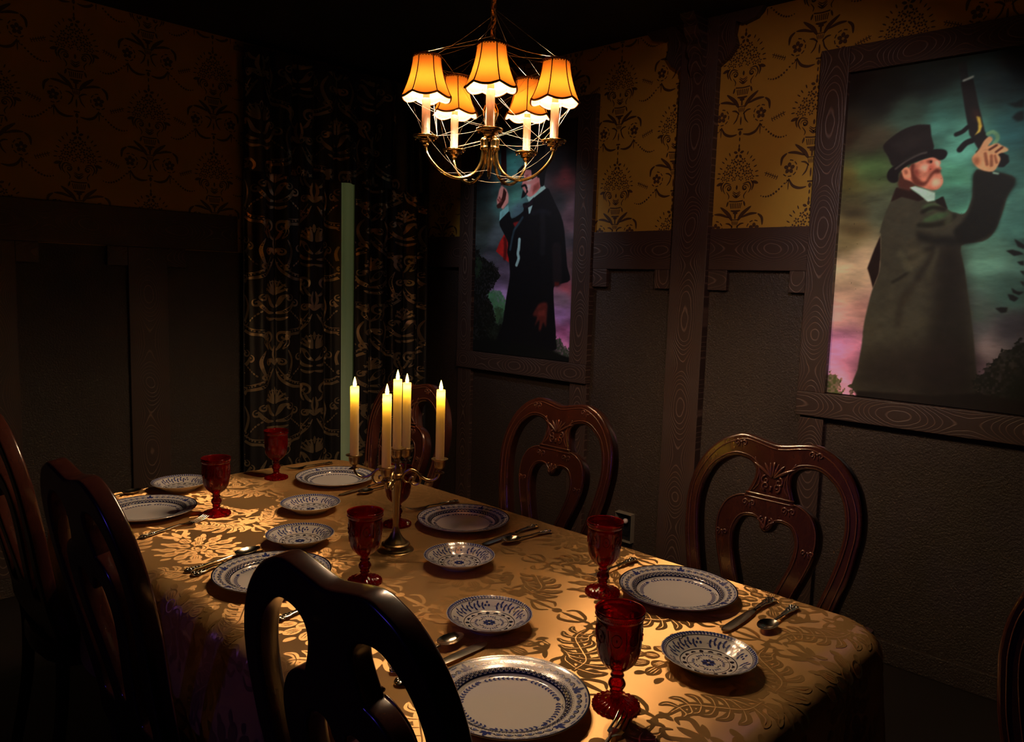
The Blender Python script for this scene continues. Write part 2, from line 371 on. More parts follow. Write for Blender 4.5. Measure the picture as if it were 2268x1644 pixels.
# ------------------------------------------------------------------ trim boards with grain UVs
tn=[0]
def board(mb,wall,c0,c1,z0,z1,d0,d1,vert=None,ch=.003):
    # c0..c1 along the wall; d0..d1 distance out from the wall panel plane
    if vert is None: vert=(z1-z0)>(c1-c0)
    b=MB()
    if wall=='R': box(b,(XR-d1,c0,z0),(XR-d0,c1,z1),0,ch)
    else: box(b,(c0,YB-d1,z0),(c1,YB-d0,z1),0,ch)
    V=np.concatenate(b.v); along=V[:,1] if wall=='R' else V[:,0]; ph=random.random()*7
    uv=np.stack([along-(c0+c1)/2,V[:,2]+ph],1) if vert else np.stack([V[:,2]-(z0+z1)/2,along+ph],1)
    mb.parts.append(uv); mb.add(V,b.f)
class TB(MB):
    def __init__(s): super().__init__(); s.parts=[]
    def done(s,name,parent=None,struct=True):
        me=s.mesh(name,[M['trim']],smooth=False); UV=np.concatenate(s.parts); L=me.uv_layers.new(name='UVMap'); idx=np.zeros(len(me.loops),int); me.loops.foreach_get('vertex_index',idx); L.data.foreach_set('uv',UV[idx].ravel())
        o=link(me,name,parent)
        if struct: o['kind']='structure'
        return o
def trim(wall,*bs,name=None):
    t=TB()
    for b in bs: board(t,wall,*b)
    tn[0]+=1; return t.done(name or 'trim_%d'%tn[0])
# right wall
POSTS=[(1.866,2.054),(1.866-2.13,2.054-2.13)]
for a,b in POSTS:
    trim('R',(a,b,0,2.69,.0,.050))
    trim('R',(b,b+.487,RAIL0,RAIL1,0,.026)); trim('R',(a-.465,a,RAIL0,RAIL1,0,.026))
    trim('R',(b+.395,b+.487,1.478,RAIL0,0,.024)); trim('R',(b,b+.105,1.478,RAIL0,0,.024,True)); trim('R',(a-.095,a,1.478,RAIL0,0,.024)); trim('R',(a-.465,a-.388,1.478,RAIL0,0,.024,True))
    # bracket: scalloped wings plus projecting scroll block
    W=[(.205,2.69),(.172,2.650),(.113,2.635),(.079,2.649),(.071,2.60),(.086,2.555),(.055,2.51),(.0,2.473)]
    t=TB()
    for s,e in ((1,b),(-1,a)):
        pp=[(e+s*u,z) for u,z in W]+[(e,2.69)]; n=len(pp)
        V=[(XR-.046,y,z) for y,z in pp]+[(XR-TH,y,z) for y,z in pp]
        F=[list(range(n)),list(range(n,2*n))]+[[i,(i+1)%n,n+(i+1)%n,n+i] for i in range(n)]
        t.add(V,F); t.parts.append(np.array([[v[1]-e,v[2]] for v in V]))
    ccx=(a+b)/2; sc=[(.0,2.44),(.02,2.46),(.03,2.49),(.025,2.52),(.045,2.54),(.05,2.57),(.04,2.59),(.07,2.61),(.085,2.64),(.08,2.66),(.11,2.672),(.12,2.69)]
    pp=[(XR-.05-d,z) for d,z in sc]+[(XR-.05,2.69)]; n=len(pp)
    V=[(x,ccx-.036,z) for x,z in pp]+[(x,ccx+.036,z) for x,z in pp]; F=[list(range(n)),list(range(n,2*n))]+[[i,(i+1)%n,n+(i+1)%n,n+i] for i in range(n)]
    t.add(V,F); t.parts.append(np.array([[v[1]-ccx,v[2]] for v in V])); tn[0]+=1; t.done('trim_%d'%tn[0])
trim('R',(3.568,3.975,RAIL0,RAIL1,0,.026)); 
trim('R',(2.548,2.665,.093,.965,0,.026)); trim('R',(3.45,3.565,.093,.965,0,.026)); trim('R',(1.285,1.39,.093,.955,0,.026)); trim('R',(.39,.50,.093,.955,0,.026))
mb=MB(); box(mb,(XR-.022,YF,0),(XR,YB,.093),0,.004); o=mb.build('baseboard_right',M['panel'],smooth=False); o['kind']='structure'
mb=MB(); box(mb,(XL,YB-.022,0),(XR-.022,YB,.093),0,.004); o=mb.build('baseboard_back',M['panel'],smooth=False); o['kind']='structure'
# far wall
trim('B',(XL,1.985,1.603,1.788,0,.026))
for x in (1.428,.771,.114,-.543,-1.2):
    if x>-1.3: trim('B',(x,x+.186,.093,1.603,0,.026)); trim('B',(x-.093,x,1.511,1.603,0,.024)); trim('B',(x+.186,x+.279,1.511,1.603,0,.024))
# ------------------------------------------------------------------ painted portraits
def raster(SKY,OPS,Wd=440,Hd=720,seed=1):
    rng=np.random.default_rng(seed)
    u=(np.arange(Wd)+.5)/Wd; v=(np.arange(Hd)+.5)/Hd; Ug,Vg=np.meshgrid(u,v)
    asp=.79/1.30
    def vnoise(fx,fy,sd):
        r=np.random.default_rng(sd); g=r.random((fy+2,fx+2)); x=Ug*fx; y=Vg*fy; i=x.astype(int); j=y.astype(int); a=x-i;b=y-j; a=a*a*(3-2*a); b=b*b*(3-2*b)
        return (g[j,i]*(1-a)+g[j,i+1]*a)*(1-b)+(g[j+1,i]*(1-a)+g[j+1,i+1]*a)*b
    fbm=lambda s,k=1:sum(vnoise(int(4*k*2**i),int(9*k*2**i),s+i)/2**i for i in range(5))/1.94
    S=np.array(SKY,float); num=0;den=0
    wu=Ug+(fbm(seed*10,1)-.5)*.12; wv=Vg+(fbm(seed*20+3,1)-.5)*.06
    for x,y,r,g,b in S:
        d=((wu-x)*asp)**2+(wv-y)**2+.0004; wgt=1/d**1.6; num=num+wgt[...,None]*np.array([r,g,b]); den=den+wgt
    img=num/den[...,None]
    n=sum(vnoise(int(3*2**i),int(15*2**i),seed*31+i)/1.8**i for i in range(6))/2.15; img=img*np.clip(.38+1.22*n,.3,1.6)[...,None]
    def blur(a,sig):
        r=max(0,int(round(sig*Hd)))
        if r<1: return a
        for _ in range(2):
            for ax in (0,1):
                k=2*r+1; c=np.cumsum(np.pad(a,[(r+1,r) if i==ax else (0,0) for i in (0,1)],mode='edge'),axis=ax)
                a=(np.take(c,range(k,c.shape[ax]),axis=ax)-np.take(c,range(0,c.shape[ax]-k),axis=ax))/k
        return a
    SSX,SSY=Wd*2,Hd*2
    def fill(P):
        m=np.zeros((SSY,SSX),bool); P=np.array(P)*[SSX,SSY]; x0,x1=int(max(0,P[:,0].min()-1)),int(min(SSX,P[:,0].max()+2)); y0,y1=int(max(0,P[:,1].min()-1)),int(min(SSY,P[:,1].max()+2))
        if x1<=x0 or y1<=y0: return np.zeros((Hd,Wd))
        X,Y=np.meshgrid(np.arange(x0,x1)+.5,np.arange(y0,y1)+.5); ins=np.zeros(X.shape,bool)
        for (ax,ay),(bx,by) in zip(P,np.roll(P,-1,0)):
            if ay==by: continue
            c=((ay>Y)!=(by>Y))&(X<(bx-ax)*(Y-ay)/(by-ay)+ax); ins^=c
        m[y0:y1,x0:x1]=ins; return m.reshape(Hd,2,Wd,2).mean((1,3))
    tex=fbm(seed*77,6)
    for kind,col,al,bl,w,P in OPS:
        if kind=='poly': a=fill(cat(P,3,True) if len(P)>9 else P)
        else:
            C=np.array(cat(P,6)); a=np.zeros((Hd,Wd))
            Q=C*[asp,1.0]
            for (ax,ay),(bx,by) in zip(Q[:-1],Q[1:]):
                px=Ug*asp-ax;py=Vg-ay;dx,dy=bx-ax,by-ay; t=np.clip((px*dx+py*dy)/(dx*dx+dy*dy+1e-12),0,1); d=np.hypot(px-t*dx,py-t*dy); a=np.maximum(a,np.clip((w/2-d)*Hd+.5,0,1))
        if kind=='poly' and w>0: a=np.clip((blur(a,.011)+(vnoise(60,100,seed+9)-.5)*.55+(vnoise(130,210,seed+8)-.5)*.45-.5)*5+.5,0,1)*(.80+.6*(vnoise(90,150,seed+4)-.3)); a=np.clip(a,0,1)*al
        else: a=blur(a,bl*.6)*al
        c=np.array(col,float)*(.82+.36*tex)[...,None]
        img=img*(1-a[...,None])+c*a[...,None]
    s=np.clip(img/255,0,1); lin=np.where(s<=.04045,s/12.92,((s+.055)/1.055)**2.4)
    return np.clip(lin*1.9,0,1)
def portrait(y_left,lin,label,yo0,yo1):
    root=empty('framed_portrait',(XR-.02,(yo0+yo1)/2,.965),label=label,cat='painting')
    Hd,Wd,_=lin.shape; Y=y_left-.79*np.arange(Wd)/(Wd-1); Z=1.07+1.30*np.arange(Hd)/(Hd-1); Yg,Zg=np.meshgrid(Y,Z)
    V=np.stack([np.full(Yg.size,XR-.016),Yg.ravel(),Zg.ravel()],1)-np.array(root.location)
    idx=np.arange(Hd*Wd).reshape(Hd,Wd); F=np.stack([idx[:-1,:-1],idx[:-1,1:],idx[1:,1:],idx[1:,:-1]],-1).reshape(-1,4)
    me=bpy.data.meshes.new('canvas'); nf=len(F); n=len(V)
    B=V.copy(); B[:,0]+=.004
    cor=[0,Wd-1,Hd*Wd-1,(Hd-1)*Wd]; bk=[tuple(B[i]) for i in cor]
    allV=np.concatenate([V,np.array(bk)]); FF=F.tolist()+[[n,n+1,n+2,n+3],[cor[0],cor[1],n+1,n],[cor[2],cor[3],n+3,n+2],[cor[1],cor[2],n+2,n+1],[cor[3],cor[0],n,n+3]]
    me.from_pydata(allV.tolist(),[],FF); ca=me.color_attributes.new('Col','FLOAT_COLOR','POINT')
    c=np.ones((len(allV),4)); c[:n,:3]=lin.reshape(-1,3); ca.data.foreach_set('color',c.ravel()); me.materials.append(M['canvas']); link(me,'canvas',root)
    def fb(name,*b):
        t=TB(); board(t,'R',*b); me=t.done(name,root,False); me.data.transform(Matrix.Translation(-Vector(root.location)))
    yi1,yi0=y_left-.006,y_left-.784
    fb('frame_board',yi1,yo1,1.066,2.455,0,.040,True); fb('frame_board',yo0,yi0,1.066,2.455,0,.040,True)
    fb('frame_board',yi0,yi1,2.353,2.455,0,.038,False); fb('frame_board',yo0,yo1,.965,1.066,0,.044,False)
    return root
P2_SKY=[  # sky colours of the painting, with the spot's falloff included in them
(0.025,0.936,13,11,11),
(0.163,0.885,16,17,16),
(0.362,0.932,20,30,30),
(0.646,0.918,32,50,52),
(0.752,0.931,12,20,24),
(0.02,0.802,34,25,16),
(0.147,0.767,52,48,36),
(0.049,0.664,70,64,30),
(0.144,0.698,62,90,50),
(0.275,0.835,44,66,56),
(0.438,0.812,54,104,92),
(0.525,0.732,84,158,136),
(0.538,0.644,76,150,118),
(0.757,0.754,36,80,80),
(0.029,0.555,98,92,58),
(0.081,0.498,92,84,54),
(0.195,0.565,78,88,66),
(0.606,0.554,84,160,130),
(0.554,0.593,60,110,95),
(0.796,0.537,58,104,92),
(0.027,0.387,156,140,108),
(0.118,0.388,140,124,96),
(0.68,0.422,84,130,108),
(0.816,0.343,56,88,76),
(0.032,0.259,176,136,126),
(0.146,0.262,160,120,110),
(0.684,0.265,56,72,62),
(0.034,0.145,180,118,158),
(0.118,0.121,188,120,150),
(0.689,0.227,70,72,72),
(0.734,0.172,128,116,112),
(0.833,0.226,60,58,62),
(0.118,0.035,200,132,158),
(0.724,0.115,100,80,90),
(0.876,0.074,18,17,14),
(0.059,0.317,165,138,115),
(0.735,0.66,50,96,86),
(0.346,0.908,18,26,24),
(0.243,0.917,14,16,14),
]
P2_OPS=[
('poly',(70,78,44),1,0.004,1,[(0.001,-0.005),(0.0,0.054),(0.019,0.066),(0.046,0.063),(0.075,0.046),(0.077,0.026),(0.094,0.002)]),
('poly',(58,62,38),1,0.004,1,[(0.111,0.002),(0.122,0.032),(0.139,0.042),(0.172,0.037),(0.176,0.007)]),
('poly',(40,36,26),0.8,0.02,0,[(0.02,0.579),(0.103,0.581),(0.159,0.564),(0.137,0.549),(0.044,0.545),(0.003,0.564)]),
('poly',(60,50,30),0.7,0.02,0,[(-0.001,0.541),(0.109,0.531),(0.191,0.514),(0.113,0.496),(0.004,0.505)]),
('poly',(22,11,9),1,0.003,0,[(0.216,0.495),(0.192,0.453),(0.165,0.396),(0.182,0.369),(0.2,0.335),(0.223,0.381),(0.225,0.435)]),
('poly',(50,50,38),1,0.003,0,[(0.272,0.632),(0.252,0.597),(0.225,0.548),(0.208,0.494),(0.216,0.502),(0.223,0.435),(0.223,0.385),(0.201,0.338),(0.186,0.292),(0.17,0.222),(0.168,0.163),(0.157,0.083),(0.158,0.008),(0.532,0.009),(0.697,0.036),(0.684,0.133),(0.656,0.239),(0.622,0.338),(0.603,0.395),(0.58,0.462),(0.665,0.472),(0.706,0.495),(0.733,0.547),(0.747,0.594),(0.771,0.639),(0.703,0.658),(0.614,0.67),(0.606,0.622),(0.606,0.593),(0.584,0.552),(0.542,0.554),(0.508,0.565),(0.484,0.6),(0.458,0.591),(0.413,0.592),(0.337,0.625)]),
('poly',(18,16,13),0.85,0.03,0,[(0.485,0.474),(0.591,0.458),(0.695,0.04),(0.453,0.007),(0.472,0.195),(0.486,0.343)]),
('poly',(20,15,14),0.8,0.05,0,[(0.159,0.131),(0.396,0.173),(0.668,0.186),(0.695,0.036),(0.162,0.012)]),
('poly',(9,12,9),0.9,0.008,0,[(0.611,0.669),(0.771,0.639),(0.743,0.588),(0.727,0.54),(0.711,0.499),(0.658,0.476),(0.58,0.467),(0.542,0.502),(0.576,0.528),(0.597,0.555),(0.609,0.598)]),
('poly',(12,13,10),0.8,0.012,0,[(0.373,0.508),(0.466,0.488),(0.573,0.487),(0.659,0.475),(0.577,0.463),(0.47,0.463),(0.389,0.478)]),
('poly',(66,92,58),0.9,0.008,0,[(0.395,0.575),(0.429,0.585),(0.484,0.578),(0.454,0.566),(0.416,0.557)]),
('poly',(58,88,54),0.9,0.006,0,[(0.411,0.542),(0.463,0.555),(0.524,0.557),(0.503,0.542),(0.452,0.531),(0.405,0.529)]),
('line',(18,18,12),0.9,0.004,0.012,[(0.401,0.56),(0.442,0.571),(0.492,0.565)]),
('line',(20,22,14),0.9,0.004,0.014,[(0.39,0.522),(0.453,0.521),(0.513,0.53),(0.537,0.544)]),
('poly',(74,80,56),0.7,0.01,0,[(0.516,0.555),(0.537,0.542),(0.522,0.519),(0.499,0.522)]),
('line',(22,22,16),0.8,0.006,0.016,[(0.362,0.423),(0.416,0.445),(0.459,0.455)]),
('line',(20,20,15),0.8,0.005,0.008,[(0.29,0.355),(0.323,0.367),(0.362,0.386)]),
('line',(70,72,52),0.6,0.008,0.02,[(0.361,0.393),(0.327,0.431),(0.314,0.438)]),
('line',(66,66,48),0.6,0.01,0.012,[(0.453,0.379),(0.465,0.415),(0.477,0.445)]),
('line',(22,20,15),0.6,0.01,0.014,[(0.404,0.372),(0.438,0.408),(0.461,0.441)]),
('line',(72,70,50),0.6,0.012,0.03,[(0.371,0.445),(0.406,0.438),(0.365,0.408)]),
('line',(24,22,17),0.5,0.012,0.02,[(0.33,0.228),(0.343,0.303),(0.405,0.364)]),
('poly',(28,16,12),1,0.003,0,[(0.272,0.634),(0.337,0.626),(0.408,0.597),(0.377,0.591),(0.3,0.606),(0.252,0.593)]),
('poly',(16,14,12),1,0.003,0,[(0.451,0.591),(0.484,0.601),(0.508,0.565),(0.459,0.583)]),
('poly',(64,34,26),1,0.004,0,[(0.276,0.65),(0.286,0.68),(0.333,0.658),(0.359,0.637),(0.333,0.622),(0.282,0.633)]),
('poly',(160,198,178),1,0.003,0,[(0.332,0.632),(0.359,0.635),(0.448,0.613),(0.449,0.592),(0.42,0.588),(0.378,0.611)]),
('poly',(186,118,92),1,0.003,0,[(0.328,0.694),(0.389,0.711),(0.442,0.716),(0.461,0.697),(0.456,0.69),(0.467,0.679),(0.458,0.675),(0.472,0.659),(0.478,0.639),(0.458,0.622),(0.419,0.623),(0.371,0.636),(0.334,0.65),(0.3,0.662)]),
('poly',(120,50,40),0.8,0.008,0,[(0.344,0.693),(0.37,0.676),(0.372,0.656),(0.347,0.668)]),
('poly',(226,180,150),0.9,0.008,0,[(0.382,0.696),(0.418,0.694),(0.415,0.682),(0.394,0.675),(0.368,0.682)]),
('poly',(150,64,50),0.8,0.006,0,[(0.406,0.692),(0.425,0.694),(0.434,0.681),(0.409,0.67)]),
('poly',(84,40,30),1,0.004,0,[(0.328,0.698),(0.347,0.698),(0.347,0.675),(0.372,0.654),(0.397,0.645),(0.411,0.655),(0.422,0.669),(0.442,0.681),(0.462,0.677),(0.463,0.668),(0.437,0.667),(0.423,0.657),(0.406,0.638),(0.384,0.633),(0.354,0.639),(0.337,0.658)]),
('poly',(70,26,20),0.8,0.004,0,[(0.396,0.705),(0.419,0.708),(0.424,0.698),(0.405,0.698)]),
('poly',(20,12,12),1,0.002,0,[(0.413,0.705),(0.423,0.705),(0.423,0.699),(0.415,0.698)]),
('poly',(232,190,160),0.9,0.004,0,[(0.435,0.703),(0.453,0.702),(0.458,0.687),(0.446,0.685)]),
('poly',(222,176,142),0.9,0.006,0,[(0.434,0.654),(0.465,0.652),(0.471,0.637),(0.453,0.628),(0.429,0.634)]),
('poly',(130,60,45),0.7,0.006,0,[(0.423,0.625),(0.454,0.621),(0.439,0.618),(0.416,0.622)]),
('poly',(206,140,106),1,0.003,0,[(0.287,0.685),(0.296,0.692),(0.316,0.692),(0.33,0.678),(0.334,0.661),(0.316,0.658),(0.297,0.666)]),
('poly',(120,60,42),0.8,0.004,0,[(0.301,0.682),(0.313,0.684),(0.319,0.672),(0.309,0.669)]),
('poly',(22,18,18),1,0.003,0,[(0.194,0.755),(0.213,0.774),(0.273,0.799),(0.335,0.81),(0.391,0.808),(0.401,0.804),(0.41,0.774),(0.424,0.735),(0.362,0.728),(0.301,0.714),(0.249,0.697),(0.223,0.725)]),
('poly',(38,34,32),0.6,0.02,0,[(0.239,0.759),(0.3,0.781),(0.356,0.782),(0.359,0.752),(0.29,0.736)]),
('poly',(15,12,13),1,0.003,0,[(0.224,0.665),(0.232,0.688),(0.286,0.71),(0.362,0.729),(0.423,0.736),(0.47,0.733),(0.486,0.722),(0.476,0.708),(0.454,0.704),(0.423,0.714),(0.366,0.708),(0.311,0.695),(0.278,0.675),(0.276,0.652),(0.246,0.65)]),
('line',(64,60,56),0.9,0.003,0.006,[(0.261,0.689),(0.31,0.71),(0.363,0.725),(0.394,0.729)]),
('poly',(30,34,34),1,0.003,0,[(0.497,0.969),(0.529,0.968),(0.546,0.919),(0.514,0.918)]),
('poly',(22,20,20),1,0.003,0,[(0.515,0.915),(0.565,0.919),(0.596,0.849),(0.632,0.774),(0.653,0.75),(0.614,0.725),(0.571,0.768),(0.547,0.828)]),
('line',(160,175,165),0.9,0.002,0.006,[(0.527,0.918),(0.543,0.921),(0.563,0.925)]),
('poly',(70,36,28),0.6,0.01,0,[(0.575,0.842),(0.606,0.824),(0.606,0.8),(0.578,0.814)]),
('poly',(182,160,62),1,0.003,0,[(0.592,0.817),(0.608,0.813),(0.62,0.788),(0.614,0.772),(0.592,0.764),(0.605,0.778),(0.603,0.795)]),
('line',(14,15,17),1,0.002,0.012,[(0.561,0.789),(0.541,0.778),(0.516,0.772)]),
('line',(14,15,17),1,0.002,0.016,[(0.584,0.751),(0.559,0.745),(0.537,0.729)]),
('line',(100,150,110),1,0.002,0.01,[(0.646,0.765),(0.663,0.769),(0.681,0.761),(0.686,0.749),(0.675,0.738)]),
('poly',(12,12,14),1,0.003,0,[(0.603,0.718),(0.632,0.741),(0.709,0.712),(0.735,0.702),(0.741,0.685),(0.722,0.672),(0.697,0.673),(0.697,0.699),(0.628,0.693)]),
('poly',(202,150,104),1,0.003,0,[(0.654,0.758),(0.634,0.748),(0.616,0.725),(0.591,0.705),(0.599,0.688),(0.632,0.669),(0.681,0.662),(0.703,0.685),(0.704,0.698),(0.696,0.708),(0.73,0.714),(0.728,0.722),(0.706,0.73),(0.685,0.738),(0.651,0.732),(0.667,0.748)]),
('poly',(110,52,30),0.8,0.01,0,[(0.595,0.702),(0.619,0.703),(0.627,0.679),(0.604,0.685)]),
('line',(60,28,20),0.9,0.002,0.006,[(0.659,0.722),(0.685,0.732)]),
('line',(60,28,20),0.9,0.002,0.006,[(0.685,0.714),(0.708,0.725)]),
('line',(120,66,44),0.8,0.003,0.008,[(0.643,0.712),(0.654,0.682)]),
('line',(120,66,44),0.8,0.003,0.008,[(0.668,0.705),(0.672,0.679)]),
('line',(120,66,44),0.8,0.003,0.006,[(0.682,0.705),(0.692,0.685)]),
('poly',(125,165,145),1,0.003,0,[(0.678,0.662),(0.706,0.657),(0.705,0.652),(0.681,0.656)]),
('poly',(15,17,12),1,0.004,1,[(0.876,0.205),(0.839,0.194),(0.816,0.177),(0.787,0.174),(0.771,0.155),(0.737,0.139),(0.725,0.117),(0.694,0.098),(0.703,0.037),(0.792,0.033),(0.914,0.015)]),
('poly',(40,42,26),0.6,0.01,1,[(0.8,0.153),(0.833,0.165),(0.827,0.141),(0.79,0.125)]),
('poly',(14,10,9),1,0.004,0,[(0.162,0.016),(0.529,0.028),(0.704,0.048),(0.91,0.035),(0.915,0.001),(0.533,-0.002),(0.158,0.0)]),
('poly',(16,18,16),1,0.002,0,[(0.742,0.288),(0.766,0.292),(0.791,0.292),(0.789,0.279),(0.768,0.276)]),
('poly',(16,18,16),1,0.002,0,[(0.762,0.446),(0.787,0.449),(0.818,0.443),(0.833,0.436),(0.795,0.432)]),
('poly',(16,18,16),1,0.002,0,[(0.789,0.478),(0.809,0.471),(0.834,0.46),(0.832,0.45),(0.806,0.457)]),
('poly',(16,18,16),1,0.002,0,[(0.809,0.416),(0.835,0.419),(0.838,0.406),(0.823,0.408)]),
('poly',(16,18,16),1,0.002,0,[(0.785,0.328),(0.805,0.327),(0.83,0.318),(0.815,0.308),(0.797,0.313)]),
('poly',(16,18,16),1,0.002,0,[(0.797,0.346),(0.822,0.336),(0.848,0.335),(0.83,0.326),(0.806,0.332)]),
('poly',(16,18,16),1,0.002,0,[(0.823,0.392),(0.841,0.392),(0.842,0.379)]),
('poly',(16,18,16),1,0.002,0,[(0.829,0.364),(0.844,0.362),(0.847,0.348)]),
('poly',(12,20,20),0.9,0.004,0,[(0.709,0.84),(0.743,0.842),(0.773,0.849),(0.777,0.825),(0.744,0.828)]),
('poly',(12,20,20),0.9,0.004,0,[(0.734,0.802),(0.753,0.815),(0.778,0.818),(0.782,0.792),(0.757,0.79)]),
]
P1_SKY=[
(0.048,0.692,32,46,46),
(0.373,0.835,62,136,132),
(0.399,0.681,64,124,112),
(0.241,0.872,44,76,82),
(0.78,0.844,26,24,28),
(0.881,0.767,96,42,46),
(0.825,0.668,38,40,44),
(0.959,0.578,86,66,76),
(0.934,0.491,62,60,68),
(0.094,0.579,38,46,42),
(0.059,0.498,46,58,58),
(0.196,0.514,62,74,80),
(0.052,0.755,22,26,30),
(0.932,0.835,18,15,18),
(0.403,0.918,70,90,100),
(0.157,0.406,74,74,88),
(0.322,0.355,84,74,96),
(0.287,0.287,114,94,136),
(0.956,0.392,92,72,78),
(0.915,0.31,146,76,92),
(0.9,0.249,112,96,118),
(0.905,0.185,144,112,176),
(0.916,0.122,170,96,160),
(0.943,0.058,206,134,196),
(0.294,0.183,30,45,35),
(0.196,1.085,18,16,22),
(0.849,0.979,20,16,20),
(0.554,1.075,22,20,28),
(0.277,0.654,48,80,78),
(0.423,0.635,60,84,96),
]
